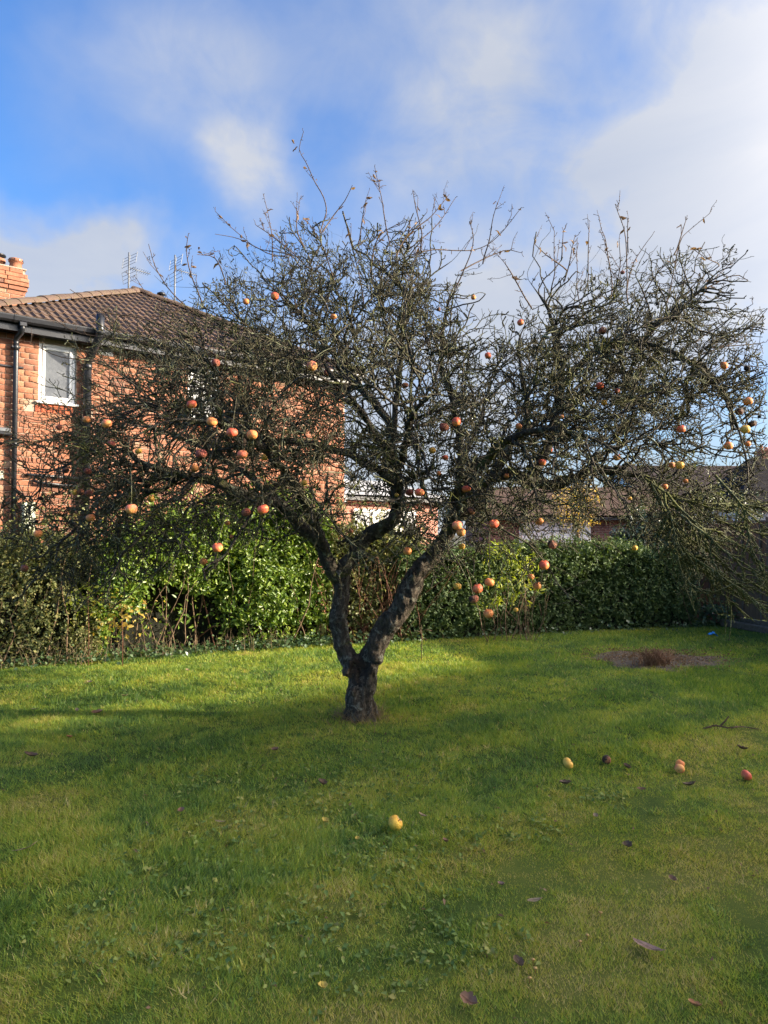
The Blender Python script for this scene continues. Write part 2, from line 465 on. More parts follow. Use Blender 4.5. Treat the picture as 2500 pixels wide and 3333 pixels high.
def hip_mat():
    m, g, b = new_mat('hip_tile')
    wco = g.add('ShaderNodeNewGeometry').outputs['Position']
    r = g.add('ShaderNodeObjectInfo').outputs['Random']
    c = g.ramp(r, [(0.0, (0.066, 0.04, 0.029)), (1.0, (0.1, 0.062, 0.044))])
    c = g.mix(g.math('MULTIPLY', g.step(g.noise(wco, 14, 7, 0.75, 0.8), 0.5, 0.66), 0.8), c, (0.105, 0.09, 0.035))
    c = g.mix(g.math('MULTIPLY', g.step(g.noise(wco, 31, 6, 0.75), 0.62, 0.7), 0.8), c, (0.24, 0.21, 0.17))
    g.put(b.inputs['Base Color'], c); b.inputs['Roughness'].default_value = 0.9
    g.put(b.inputs['Normal'], g.add('ShaderNodeBump', {'Height': g.noise(wco, 60, 6, 0.7), 'Strength': 0.6, 'Distance': 0.015}))
    return m
M['hip'] = hip_mat()
def slate_mat(name, c1, c2, rowh=0.16):
    m, g, b = new_mat(name)
    co = g.add('ShaderNodeTexCoord').outputs['Object']
    sep = g.add('ShaderNodeSeparateXYZ', {0: co})
    xy = g.math('ADD', sep.outputs[0], g.math('MULTIPLY', sep.outputs[1], 0.02))
    v = g.add('ShaderNodeCombineXYZ', {0: xy, 1: sep.outputs[2], 2: 0.0})
    t = g.add('ShaderNodeTexBrick', {'Vector': v, 'Color1': c1, 'Color2': c2, 'Mortar': tuple(x * 0.3 for x in c2), 'Scale': 1.0, 'Mortar Size': 0.008, 'Brick Width': 0.25, 'Row Height': rowh})
    n = g.noise(co, 2.2, 6, 0.65)
    c = g.mix(g.step(n, 0.3, 0.7), t.outputs[0], g.mix(1.0, t.outputs[0], (0.65, 0.65, 0.65), 'MULTIPLY'))
    g.put(b.inputs['Base Color'], c); b.inputs['Roughness'].default_value = 0.9; b.inputs['Specular IOR Level'].default_value = 0.08
    g.put(b.inputs['Normal'], g.add('ShaderNodeBump', {'Height': g.math('SUBTRACT', 1.0, t.outputs[1]), 'Strength': 0.7, 'Distance': 0.02}))
    return m
M['slate'] = slate_mat('purple_slate', (0.075, 0.057, 0.056), (0.052, 0.041, 0.042))
M['slate_dark'] = slate_mat('dark_slate', (0.036, 0.032, 0.033), (0.026, 0.024, 0.025))
M['slate_brown'] = slate_mat('brown_tiles', (0.15, 0.1, 0.075), (0.105, 0.07, 0.056))

def fence_mat():
    m, g, b = new_mat('fence_wood')
    co = g.add('ShaderNodeTexCoord').outputs['Object']
    r = g.add('ShaderNodeObjectInfo').outputs['Random']
    mp = g.add('ShaderNodeMapping', {'Vector': co, 'Scale': (14, 14, 1.2)}).outputs[0]
    f = g.noise(mp, 3, 6, 0.65, 0.6)
    c = g.ramp(f, [(0.3, (0.12, 0.064, 0.03)), (0.7, (0.25, 0.14, 0.07))])
    c = g.mix(g.math('MULTIPLY', r, 0.5), c, (0.085, 0.06, 0.038))
    g.put(b.inputs['Base Color'], c); b.inputs['Roughness'].default_value = 0.9
    g.put(b.inputs['Normal'], g.add('ShaderNodeBump', {'Height': f, 'Strength': 0.5, 'Distance': 0.01}))
    return m
M['fence'] = fence_mat()
M['fence_grey'] = simple('weathered_timber', (0.19, 0.14, 0.095), (0.09, 0.065, 0.042), 20, 0.9, 0.5, 50)

def grass_mat():
    m, g, b = new_mat('grass')
    t = attr_out(g, 'tone'); r = attr_out(g, 'rnd')
    f = g.math('ADD', t, g.math('MULTIPLY', g.math('SUBTRACT', r, 0.5), 0.6))
    c = g.ramp(f, [(0.0, (0.095, 0.178, 0.046)), (0.28, (0.185, 0.29, 0.054)), (0.5, (0.29, 0.37, 0.057)), (0.72, (0.4, 0.41, 0.062)), (0.86, (0.45, 0.38, 0.09)), (1.0, (0.54, 0.43, 0.2))])
    g.put(b.inputs['Base Color'], c); b.inputs['Roughness'].default_value = 0.5
    b.inputs['Specular IOR Level'].default_value = 0.35
    tr = g.add('ShaderNodeBsdfTranslucent', {'Color': g.mix(1.0, c, (1.25, 1.25, 0.65), 'MULTIPLY')})
    mx = g.add('ShaderNodeMixShader', {0: 0.45, 1: b.outputs[0], 2: tr.outputs[0]})
    g.put(g.n['Material Output'].inputs[0], mx.outputs[0])
    return m
M['grass'] = grass_mat()
def lawn_mat():
    m, g, b = new_mat('lawn')
    t = attr_out(g, 'tone')
    wco = g.add('ShaderNodeNewGeometry').outputs['Position']
    f = g.math('ADD', t, g.math('MULTIPLY', g.math('SUBTRACT', g.noise(wco, 40, 6, 0.7), 0.5), 0.5))
    c = g.ramp(f, [(0.0, (0.035, 0.06, 0.016)), (0.35, (0.075, 0.115, 0.022)), (0.65, (0.125, 0.155, 0.028)), (1.0, (0.19, 0.185, 0.05))])
    g.put(b.inputs['Base Color'], c); b.inputs['Roughness'].default_value = 0.95
    b.inputs['Specular IOR Level'].default_value = 0.1
    g.put(b.inputs['Normal'], g.add('ShaderNodeBump', {'Height': g.noise(wco, 130, 6, 0.75), 'Strength': 0.9, 'Distance': 0.02}))
    return m
M['lawn'] = lawn_mat()

# ------------------------------------------------------------------ the ground
SOIL = (G(2135, 2150).x, G(2135, 2150).y)
BASE = G(1176, 2338)
def soil_mask(x, y):
    d = np.hypot((x - SOIL[0]) / 0.78, (y - SOIL[1]) / 0.62) + (vnoise(x, y, 3.2, 5) - 0.5) * 0.7
    return d
def base_mask(x, y):
    d = np.hypot((x - BASE.x) / 0.34, (y - BASE.y + 0.06) / 0.26) + (vnoise(x, y, 6, 8) - 0.5) * 0.7
    return d
def zone(x, y):
    """the scruffier, shorter strip to the right of the mown edge"""
    a = G(2500, 2290); c = G(1720, 2640)
    nx, ny = (c.y - a.y), -(c.x - a.x)
    L = math.hypot(nx, ny)
    d = ((x - a.x) * nx + (y - a.y) * ny) / L
    return np.clip(-d * 2.2 + (vnoise(x, y, 2.0, 3) - 0.5) * 0.8 + 0.5, 0, 1)
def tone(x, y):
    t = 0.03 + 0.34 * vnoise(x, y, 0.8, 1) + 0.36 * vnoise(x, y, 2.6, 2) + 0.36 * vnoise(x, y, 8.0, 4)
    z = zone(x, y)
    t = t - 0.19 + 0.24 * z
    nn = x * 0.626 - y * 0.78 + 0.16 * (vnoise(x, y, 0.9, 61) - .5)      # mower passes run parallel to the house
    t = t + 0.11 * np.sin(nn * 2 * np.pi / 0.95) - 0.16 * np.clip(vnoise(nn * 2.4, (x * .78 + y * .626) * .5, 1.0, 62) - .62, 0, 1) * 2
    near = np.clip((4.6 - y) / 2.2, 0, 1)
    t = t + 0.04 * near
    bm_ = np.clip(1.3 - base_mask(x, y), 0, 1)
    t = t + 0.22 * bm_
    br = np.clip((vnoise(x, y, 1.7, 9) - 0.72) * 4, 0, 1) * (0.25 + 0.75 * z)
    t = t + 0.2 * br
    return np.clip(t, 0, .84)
def ground_z(x, y):
    return 0.022 * (vnoise(x, y, 0.7, 21) - 0.5) + 0.012 * (vnoise(x, y, 2.6, 22) - 0.5)

def build_ground():
    xs = np.arange(-9, 9.01, 0.075); ys = np.arange(0.6, 14.01, 0.075)
    X, Y = np.meshgrid(xs, ys, indexing='ij')
    fade = np.clip(np.minimum.reduce([X + 9, 9 - X, Y - 0.6, 14 - Y]) / 0.8, 0, 1)
    Z = ground_z(X, Y) * fade
    V = np.stack([X, Y, Z], -1).reshape(-1, 3)
    n, k = X.shape
    idx = np.arange(n * k).reshape(n, k)
    F = np.stack([idx[:-1, :-1], idx[1:, :-1], idx[1:, 1:], idx[:-1, 1:]], -1).reshape(-1, 4)
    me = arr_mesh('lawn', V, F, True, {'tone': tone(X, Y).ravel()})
    tag(obj('lawn', me, M['lawn']), kind='structure')
    bm = bmesh.new()
    B = 900
    for (x0, x1, y0, y1) in ((-B, -9, -B, B), (9, B, -B, B), (-9, 9, -B, 0.6), (-9, 9, 14, B)):
        bm.faces.new([bm.verts.new(p) for p in ((x0, y0, 0), (x1, y0, 0), (x1, y1, 0), (x0, y1, 0))])
    tag(obj('ground', bm_mesh('ground', bm), M['earth']), kind='structure')

build_ground()

def build_grass():
    bands = [  # depth range, blades per square metre, length, half width
        (1.75, 3.0, 38000, 0.034, 0.0017), (3.0, 4.4, 25000, 0.031, 0.0020), (4.4, 6.4, 13500, 0.031, 0.0026),
        (6.4, 8.6, 7400, 0.034, 0.0038), (8.6, 12.2, 3800, 0.038, 0.0050)]
    Vs, Ts, Rs = [], [], []
    for y0, y1, dens, ln, hw in bands:
        w0, w1 = 0.60 * y0 + 0.35, 0.60 * y1 + 0.35
        area = (w0 + w1) * (y1 - y0)
        n = int(area * dens)
        # sample wedge
        y = y0 + (y1 - y0) * rng.random(int(n * 1.1)); x = (rng.random(len(y)) * 2 - 1) * w1
        kp = np.abs(x) < 0.60 * y + 0.35
        x, y = x[kp], y[kp]
        # clumping
        cl = vnoise(x, y, 6.0, 31) * 0.4 + vnoise(x, y, 19.0, 32) * 0.6
        kp = rng.random(len(x)) < 0.12 + 1.5 * cl
        sm = soil_mask(x, y); bmk = base_mask(x, y)
        kp &= (sm > 0.95) | (rng.random(len(x)) < 0.5 * np.clip(sm, 0, 1) ** 3)
        kp &= (bmk > 0.9) | (rng.random(len(x)) < 0.5)
        # hedge foot
        kp &= y < np.interp(x, [-6, -4.4, -1.5, 4.3, 6.2], [7.5, 8.25, 9.75, 11.6, 12.0])
        x, y = x[kp], y[kp]; cl = cl[kp]
        n = len(x)
        z = ground_z(x, y)
        zn = zone(x, y)
        L = ln * rng.uniform(0.55, 1.35, n) * (0.5 + 1.05 * cl) * (1.0 - 0.35 * zn)
        nn = x * 0.626 - y * 0.78
        tall = np.clip((vnoise(x, y, 1.1, 41) - 0.55) * 3, 0, 1) + .6 * np.clip(np.sin(nn * 2 * np.pi / 0.95 + 2.4) - .55, 0, 1) * (vnoise(x, y, 2.5, 43) > .4)
        L *= 1 + 0.55 * tall
        moss = np.clip((vnoise(x, y, 2.3, 81) + .35 * vnoise(x, y, 7, 82) - .82) * 5, 0, 1) * (.4 + .6 * zn)
        L *= 1 - .5 * moss
        a = rng.random(n) * 2 * np.pi
        drift = vnoise(x, y, 1.6, 51) * 6.28
        lean = rng.uniform(0.3, 1.4, n)
        lx = np.cos(a) * 0.75 + np.cos(drift) * 0.45; ly = np.sin(a) * 0.75 + np.sin(drift) * 0.45
        up = np.stack([lx * lean, ly * lean, np.ones(n)], 1); up = unit(up)
        b = rng.random(n) * 2 * np.pi
        wv = np.stack([np.cos(b), np.sin(b), np.zeros(n)], 1) * (hw * rng.uniform(0.7, 1.4, n))[:, None]
        p = np.stack([x, y, z - 0.004], 1)
        mid = p + up * (L * 0.55)[:, None]
        tip = p + up * L[:, None] + np.stack([lx, ly, -0.5 * np.ones(n)], 1) * (L * 0.22)[:, None]
        Vs.append(np.stack([p - wv, p + wv, tip + (mid - (p + tip) / 2) * 0.5], 1).reshape(-1, 3))
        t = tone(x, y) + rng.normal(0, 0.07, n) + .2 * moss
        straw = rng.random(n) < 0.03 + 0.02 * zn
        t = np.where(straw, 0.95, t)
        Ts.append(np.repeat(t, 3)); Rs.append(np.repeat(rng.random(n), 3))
    # coarse tufts: bunches of longer, broader blades
    n = 3400
    y = 1.9 + 6.3 * rng.random(n) ** 1.3; x = (rng.random(n) * 2 - 1) * (.6 * y + .3)
    kp = (vnoise(x, y, 1.3, 91) + .3 * vnoise(x, y, 5, 92) > .62) & (soil_mask(x, y) > 1.1) & (base_mask(x, y) > 1) & (rng.random(n) > .7 * zone(x, y))
    x, y = x[kp], y[kp]
    kb = 15
    tt = np.repeat(tone(x, y) + rng.normal(0, .22, len(x)), kb)
    X_ = np.repeat(x, kb) + rng.normal(0, .016, len(x) * kb); Y_ = np.repeat(y, kb) + rng.normal(0, .016, len(x) * kb)
    n = len(X_); a = rng.random(n) * 6.283; le = rng.uniform(.2, 1.5, n); L = rng.uniform(.03, .068, n)
    up = unit(np.stack([np.cos(a) * le, np.sin(a) * le, np.ones(n)], 1))
    b2 = a + 1.57 + rng.normal(0, .4, n)
    wv = np.stack([np.cos(b2), np.sin(b2), np.zeros(n)], 1) * (rng.uniform(.0016, .003, n) * (1 + .12 * Y_))[:, None]
    p = np.stack([X_, Y_, ground_z(X_, Y_) - .004], 1)
    tip = p + up * L[:, None] + np.stack([np.cos(a) * .3, np.sin(a) * .3, -.35 * np.ones(n)], 1) * (L * le * .4)[:, None]
    Vs.append(np.stack([p - wv, p + wv, tip], 1).reshape(-1, 3)); Ts.append(np.repeat(tt, 3)); Rs.append(np.repeat(rng.random(n), 3))
    V = np.concatenate(Vs)
    F = np.arange(len(V)).reshape(-1, 3)
    me = arr_mesh('grass', V, F, False, {'tone': np.concatenate(Ts), 'rnd': np.concatenate(Rs)})
    tag(obj('grass', me, M['grass']), 'short mossy green grass blades covering the garden lawn', 'grass', kind='stuff')
    # broad-leaved weeds in patches
    cs = [(700, 2950, .5), (1000, 2680, .55), (1250, 2600, .4), (600, 2750, .4), (1050, 3100, .45), (850, 2550, .5), (1300, 2760, .35), (380, 3050, .35), (1130, 2900, .4), (1650, 2700, .25), (1900, 2600, .2), (1480, 3080, .25), (2200, 2130, .3), (2350, 2200, .35), (1350, 2500, .4)]
    C = []
    for px, py, r in cs:
        g = G(px, py)
        for _ in range(int(70 * r / 0.4)):
            a = random.random() * 6.28; rr = r * math.sqrt(random.random())
            cx, cy = g.x + math.cos(a) * rr * 1.2, g.y + math.sin(a) * rr * 0.8
            for _ in range(random.randint(2, 6)):
                C.append((cx + random.gauss(0, .02), cy + random.gauss(0, .02), 0.008 + random.random() * 0.02))
    C = np.array(C)
    C[:, 2] += ground_z(C[:, 0], C[:, 1])
    V, F, r = leaf_cloud(C, np.tile([0, 0, 1.0], (len(C), 1)), 0.024, 0.62, 0.15, 0.5, 5)
    tag(obj('weed_leaves', arr_mesh('weed_leaves', V, F, False, {'rnd': r}), M['weed']), 'low broad-leaved weeds scattered in patches through the lawn', 'weeds', kind='stuff')

M['weed'] = leaf_mat('weed', [(0.06, 0.11, 0.03), (0.11, 0.175, 0.045), (0.19, 0.25, 0.06), (0.28, 0.25, 0.08)], 0.65, 0.2, 0.2)
build_grass()

# ------------------------------------------------------------------ the brick house on the left
UA = math.radians(38.75)
UX = Vector((math.cos(UA), math.sin(UA), 0)); BK = Vector((-math.sin(UA), math.cos(UA), 0))
HW = 5.65                                   # width of the wall facing the garden
HC = Vector((-0.72, 12.86, 0))              # its right-hand corner
HL = HC - UX * HW                           # its left-hand corner
def wall_sh(px, py, off=0.0):
    """photograph pixel to (along, height) on the plane of the house wall, `off` metres proud of it"""
    d = ray(px, py); o = Vector((0, 0, CAMZ))
    base = HL - BK * off
    t = (base - o).dot(BK) / d.dot(BK)
    q = o + d * t - HL
    return q.dot(UX), q.z
GUT_Z = 4.40
EAVE = 0.24
WALL_TOP = 4.26

house = empty('brick_house', HL, UA)
tag(house, 'red brick house with brown tiled hip roof and black gutters, left of the apple tree', 'house')

def brick_proto(name, w, h, d, seed):
    bm = bmesh.new()
    add_box(bm, -w / 2, w / 2, 0, d, -h / 2, h / 2)
    r = random.Random(seed)
    for v in bm.verts:
        v.co.x += r.uniform(-.004, .004); v.co.z += r.uniform(-.003, .003)
        if v.co.y < d / 2: v.co.y += r.uniform(-.0025, .0025)
    fr = [e for e in bm.edges if all(v.co.y < d / 2 for v in e.verts)]
    bmesh.ops.bevel(bm, geom=fr, offset=0.005, segments=1, affect='EDGES')
    return bm_mesh(name, bm)

def build_walls():
    CH = 0.0785
    # openings on the garden wall: (s0, s1, h0, h1)
    w1 = (*wall_sh(125, 1300)[:1], *wall_sh(247, 1310)[:1], wall_sh(126, 1306)[1], wall_sh(126, 1112)[1])
    s2a, s2b = wall_sh(612, 1300)[0], wall_sh(712, 1300)[0]
    w2 = (s2a, s2b, w1[2], w1[3])
    s3a, s3b = wall_sh(868, 1700)[0], wall_sh(918, 1700)[0]
    w3 = (s3a, s3b, 0.9, wall_sh(905, 1672)[1])
    ops = [w1, w2, w3]
    protos = {}
    for kd, w in (('s', 0.217), ('h', 0.1045)):
        for i in range(4):
            me = brick_proto('brick', w, 0.069, 0.06, hash((kd, i)) % 1000 + i)
            me.materials.append(M['brick'])
            protos[kd, i] = me
    singles, mass = [], []
    nrow = int(WALL_TOP / CH)
    for j in range(nrow):
        z = (j + 0.5) * CH
        header = (j % 4 == 2)
        pitch = 0.1125 if header else 0.225
        x = -(0.056 if header else (0.1125 if j % 2 else 0.0))
        while x < HW:
            a, c = max(x, 0.0) + 0.005, min(x + pitch, HW) - 0.005
            x += pitch
            if c - a < 0.03: continue
            segs = [(a, c)]
            for o in ops:
                if z > o[2] - 0.01 and z < o[3] + 0.03:
                    ns = []
                    for (p, q) in segs:
                        if q <= o[0] or p >= o[1]: ns.append((p, q)); continue
                        if p < o[0] - 0.03: ns.append((p, o[0] - 0.004))
                        if q > o[1] + 0.03: ns.append((o[1] + 0.004, q))
                    segs = ns
            # brick-on-edge course under the sill is laid separately
            for (p, q) in segs:
                skip = False
                for o in ops[:2]:
                    if o[2] - 0.155 < z < o[2] and q > o[0] - 0.06 and p < o[1] + 0.06: skip = True
                if skip: continue
                full = abs((q - p) - (pitch - 0.01)) < 1e-4
                rec = (p, q, z, header, full)
                if full and p < 2.15 and 1.3 < z < 4.2 and len(singles) < 290: singles.append(rec)
                else: mass.append(rec)
    for (p, q, z, hd, _) in singles:
        obj('brick', protos['h' if hd else 's', random.randrange(4)], None, house, ((p + q) / 2, -0.012 + random.uniform(-.0015, .0015), z))
    V, R = [], []
    for (p, q, z, hd, _) in mass:
        y = -0.012 + random.uniform(-.0015, .0015)
        z0, z1 = z - 0.0345 + random.uniform(-.002, .002), z + 0.0345 + random.uniform(-.002, .002)
        V += [(p, y + .004, z0), (q, y + .004, z0), (q, y + .004, z1), (p, y + .004, z1), (p + .004, y, z0 + .004), (q - .004, y, z0 + .004), (q - .004, y, z1 - .004), (p + .004, y, z1 - .004),
              (p, 0.03, z0), (q, 0.03, z0), (q, 0.03, z1), (p, 0.03, z1)]
        R += [random.random()] * 12
    nb = len(mass)
    q0 = np.array([(4, 5, 6, 7), (0, 1, 5, 4), (1, 2, 6, 5), (2, 3, 7, 6), (3, 0, 4, 7), (8, 9, 1, 0), (9, 10, 2, 1), (10, 11, 3, 2), (11, 8, 0, 3)])
    F = (np.arange(nb)[:, None, None] * 12 + q0[None]).reshape(-1, 4)
    o = obj('brickwork', arr_mesh('brickwork', np.array(V), F, False, {'rnd': np.array(R)}), M['brick_mass'], house)
    tag(o, kind='stuff')
    # mortar bed as strips round the openings, and the other walls
    bm = bmesh.new()
    xs = sorted({0.0, HW, *[v for o in ops for v in o[:2]]}); zs = sorted({0.0, WALL_TOP, *[v for o in ops for v in o[2:]]})
    for a, c in zip(xs, xs[1:]):
        for d, e in zip(zs, zs[1:]):
            mx, mz = (a + c) / 2, (d + e) / 2
            if any(o[0] < mx < o[1] and o[2] < mz < o[3] for o in ops): continue
            bm.faces.new([bm.verts.new(v) for v in ((a, 0, d), (c, 0, d), (c, 0, e), (a, 0, e))])
    for o in ops:                               # reveals
        for (p, q) in (((o[0], o[2]), (o[0], o[3])), ((o[0], o[3]), (o[1], o[3])), ((o[1], o[3]), (o[1], o[2])), ((o[1], o[2]), (o[0], o[2]))):
            bm.faces.new([bm.verts.new(v) for v in ((p[0], 0, p[1]), (p[0], 0.12, p[1]), (q[0], 0.12, q[1]), (q[0], 0, q[1]))])
    obj('mortar', bm_mesh('mortar', bm), M['mortar'], house)
    bm = bmesh.new()
    D = 8.2
    add_box(bm, 0.002, 0.11, 0.002, D, 0, WALL_TOP); add_box(bm, HW - 0.11, HW - 0.002, 0.002, D, 0, WALL_TOP); add_box(bm, 0.112, HW - 0.112, D - 0.11, D - 0.002, 0, WALL_TOP)
    obj('side_walls', bm_mesh('side_walls', bm), M['brick_far'], house)
    # brick-on-edge sills
    for o in ops[:2]:
        x = o[0] - 0.05
        while x < o[1] + 0.04:
            me = protos.setdefault('e', None)
            if me is None:
                me = brick_proto('sill_brick', 0.066, 0.14, 0.06, 77); me.materials.append(M['red_brick']); protos['e'] = me
            obj('brick', me, None, house, (x + 0.037, -0.016, o[2] - 0.077)); x += 0.0765
    # windows
    for i, o in enumerate(ops):
        w = empty('window', (o[0], 0.035, o[2]), 0, house)
        W, H = o[1] - o[0], o[3] - o[2]
        f = 0.046
        bm = bmesh.new()
        for (x0, x1, z0, z1) in ((0, f, 0, H), (W - f, W, 0, H), (f, W - f, H - f, H), (f, W - f, 0, f)):
            add_box(bm, x0, x1, 0, 0.06, z0, z1, None, 0.006)
        obj('frame', bm_mesh('frame', bm), M['upvc'], w)
        bm = bmesh.new()
        s = 0.038; i0 = f + 0.003
        for (x0, x1, z0, z1) in ((i0, i0 + s, i0, H - i0), (W - i0 - s, W - i0, i0, H - i0), (i0 + s, W - i0 - s, H - i0 - s, H - i0), (i0 + s, W - i0 - s, i0, i0 + s)):
            add_box(bm, x0, x1, -0.012, 0.045, z0, z1, None, 0.008)
        obj('sash', bm_mesh('sash', bm), M['upvc'], w)
        obj('pane', box_mesh('pane', i0 + s - 0.005, W - i0 - s + 0.005, 0.012, 0.03, i0 + s - 0.005, H - i0 - s + 0.005), M['frosted'] if i == 0 else M['net'], w)
        obj('sill', box_mesh('sill', -0.035, W + 0.035, -0.09, 0.03, -0.028, 0.002, 0.005), M['upvc'], w)
    return ops
OPS = build_walls()

def build_roof():
    run = 2.99                       # front eave to apex, in plan
    y_e = -EAVE
    ex0, ex1 = -0.2, HW + 0.2
    z_e = 4.42
    apex = Vector((HW / 2, y_e + run, 6.10))
    sl = Vector((0, run, apex.z - z_e)); SLEN = sl.length; su = sl.normalized()
    nrm = Vector((1, 0, 0)).cross(su)
    roof = empty('roof', (0, 0, 0), 0, house)
    # deck: front face, two sides, back
    D = 8.2 + EAVE
    bm = bmesh.new()
    d = 0.05
    A = Vector((ex0, y_e, z_e - d)); B = Vector((ex1, y_e, z_e - d)); T = apex - Vector((0, 0, d))
    R2 = Vector((HW / 2, D - run, T.z)); C = Vector((ex1, D, z_e - d)); E = Vector((ex0, D, z_e - d))
    vs = [bm.verts.new(v) for v in (A, B, T, C, R2, E)]
    for q in ((0, 1, 2), (1, 3, 4, 2), (3, 5, 4), (5, 0, 2, 4)): bm.faces.new([vs[i] for i in q])
    obj('roof_deck', bm_mesh('roof_deck', bm), M['slate_brown'], roof)
    # one double-roll tile: local x across, y up the slope, z outward
    TW, GA = 0.236, 0.27
    prof = []
    for i in range(13):
        x = i / 12 * TW
        ph = (x / TW * 2) % 1.0
        zz = 0.006
        if ph < 0.42: zz += 0.028 * math.sin(math.pi * ph / 0.42)
        prof.append((x, zz))
    prof[-1] = (TW, 0.006)
    def tile_bm():
        bm = bmesh.new()
        lo, hi, fr = [], [], []
        for x, z in prof:
            lo.append(bm.verts.new((x + 0.002, -0.03, z + 0.024))); hi.append(bm.verts.new((x + 0.002, GA + 0.03, z))); fr.append(bm.verts.new((x + 0.002, -0.028, z)))
        for i in range(len(prof) - 1):
            bm.faces.new((lo[i], lo[i + 1], hi[i + 1], hi[i])); bm.faces.new((fr[i], fr[i + 1], lo[i + 1], lo[i]))
        return bm
    proto = bm_mesh('roof_tile', tile_bm(), False)
    proto.materials.append(M['tile'])
    Mx = Matrix(((1, 0, 0), (su.x, su.y, su.z), tuple(nrm))).transposed().to_4x4()
    rows = int(SLEN / GA) + 1
    for r in range(rows):
        v = r * GA
        half = (1 - v / SLEN) * (ex1 - ex0) / 2
        cx = (ex0 + ex1) / 2
        x = ex0
        while x < ex1:
            lo_h = half; hi_h = max(0.0, (1 - (v + GA) / SLEN)) * (ex1 - ex0) / 2
            if x + TW > cx - lo_h and x < cx + lo_h:
                M4 = Matrix.Translation(Vector((x, y_e, z_e)) + su * v) @ Mx
                inside = x > cx - hi_h and x + TW < cx + hi_h
                me = proto
                if not inside:              # cut along the hips
                    bm = tile_bm()
                    k = (ex1 - ex0) / 2 / SLEN
                    for sgn in (-1, 1):
                        # hip line on the slope: x_abs = cx + sgn*(W/2 - k*v)
                        p = Vector((cx + sgn * (half) - x, 0, 0)); nn = Vector((sgn, k, 0)).normalized()
                        bmesh.ops.bisect_plane(bm, geom=bm.verts[:] + bm.edges[:] + bm.faces[:], plane_co=p, plane_no=nn, clear_outer=True)
                    if len(bm.faces) == 0: bm.free(); x += TW; continue
                    me = bm_mesh('roof_tile', bm); me.materials.append(M['tile'])
                o = obj('tile', me, None, roof)
                o.matrix_local = M4
            x += TW
    # hip tiles: half-round caps up both hips, bedded on mortar
    bm = bmesh.new()
    n = 9
    L = 0.33
    for k2 in (0, 1):
        rr = 0.118 if k2 == 0 else 0.108
        ring = []
        for j in range(n):
            a = math.pi * (0.02 + 0.96 * j / (n - 1))
            ring.append((math.cos(a) * rr, math.sin(a) * rr * 0.72 - 0.02))
        if k2 == 0: r0 = [bm.verts.new((0, x, z)) for x, z in ring]
        else: r1 = [bm.verts.new((L + 0.03, x, z)) for x, z in ring]
    for j in range(n - 1): bm.faces.new((r0[j], r0[j + 1], r1[j + 1], r1[j]))
    bm.faces.new(r0[::-1])
    cap = bm_mesh('hip_tile', bm, False); cap.materials.append(M['hip'])
    top = apex + Vector((0, 0, 0.03))
    for e in (Vector((ex0, y_e, z_e + 0.05)), Vector((ex1, y_e, z_e + 0.05)), None):
        if e is None: s0, s1 = top, R2 + Vector((0, 0, 0.08))
        else: s0, s1 = e, top
        dv = (s1 - s0); n_ = int(dv.length / L); t = dv.normalized()
        side = t.cross(Vector((0, 0, 1))).normalized(); upv = side.cross(t)
        for i in range(n_ + 1):
            if i * L > dv.length - 0.1: break
            M4 = Matrix((t, -side, upv)).transposed().to_4x4()
            M4 = Matrix.Translation(s0 + t * (i * L) + upv * random.uniform(-.004, .006)) @ M4
            o = obj('hip_tile', cap, None, roof); o.matrix_local = M4
    # eaves: soffit, fascia, gutter
    bm = bmesh.new()
    add_box(bm, ex0, ex1, y_e + 0.02, -0.003, WALL_TOP - 0.02, WALL_TOP + 0.0)
    obj('soffit', bm_mesh('soffit', bm), M['black_plastic'], house)
    bm = bmesh.new()
    add_box(bm, ex0, ex1, y_e - 0.002, y_e + 0.018, WALL_TOP - 0.04, z_e - 0.02)
    add_box(bm, ex0 - .02, ex0, y_e, D, WALL_TOP - 0.04, z_e - 0.02); add_box(bm, ex1, ex1 + .02, y_e, D, WALL_TOP - 0.04, z_e - 0.02)
    obj('fascia', bm_mesh('fascia', bm), M['black_plastic'], house)
    # square-line gutter: an open trough extruded along the eave
    pr = [(0, 0.0), (-0.004, -0.07), (-0.03, -0.085), (-0.07, -0.085), (-0.098, -0.062), (-0.108, -0.012), (-0.108, 0.004), (-0.1, 0.004), (-0.1, -0.012), (-0.09, -0.056), (-0.066, -0.077), (-0.03, -0.077), (-0.012, -0.066), (-0.008, 0.0)]
    def trough(name, x0, x1, grow=0.0):
        bm = bmesh.new()
        r0 = [bm.verts.new((x0, y_e - 0.004 + y * (1 + grow), GUT_Z + z * (1 + grow))) for y, z in pr]
        r1 = [bm.verts.new((x1, y_e - 0.004 + y * (1 + grow), GUT_Z + z * (1 + grow))) for y, z in pr]
        for i in range(len(pr)):
            j = (i + 1) % len(pr); bm.faces.new((r0[i], r0[j], r1[j], r1[i]))
        bm.faces.new(r0[::-1]); bm.faces.new(r1)
        return bm_mesh(name, bm)
    gut = obj('gutter', trough('gutter', ex0 - 0.02, ex1 + 0.02), M['black_plastic'], house)
    x = 0.14
    while x < HW:
        obj('gutter_bracket', trough('gutter_bracket', x, x + 0.035, 0.07), M['black_plastic'], gut)
        x += 0.62
    return roof
ROOF = build_roof()

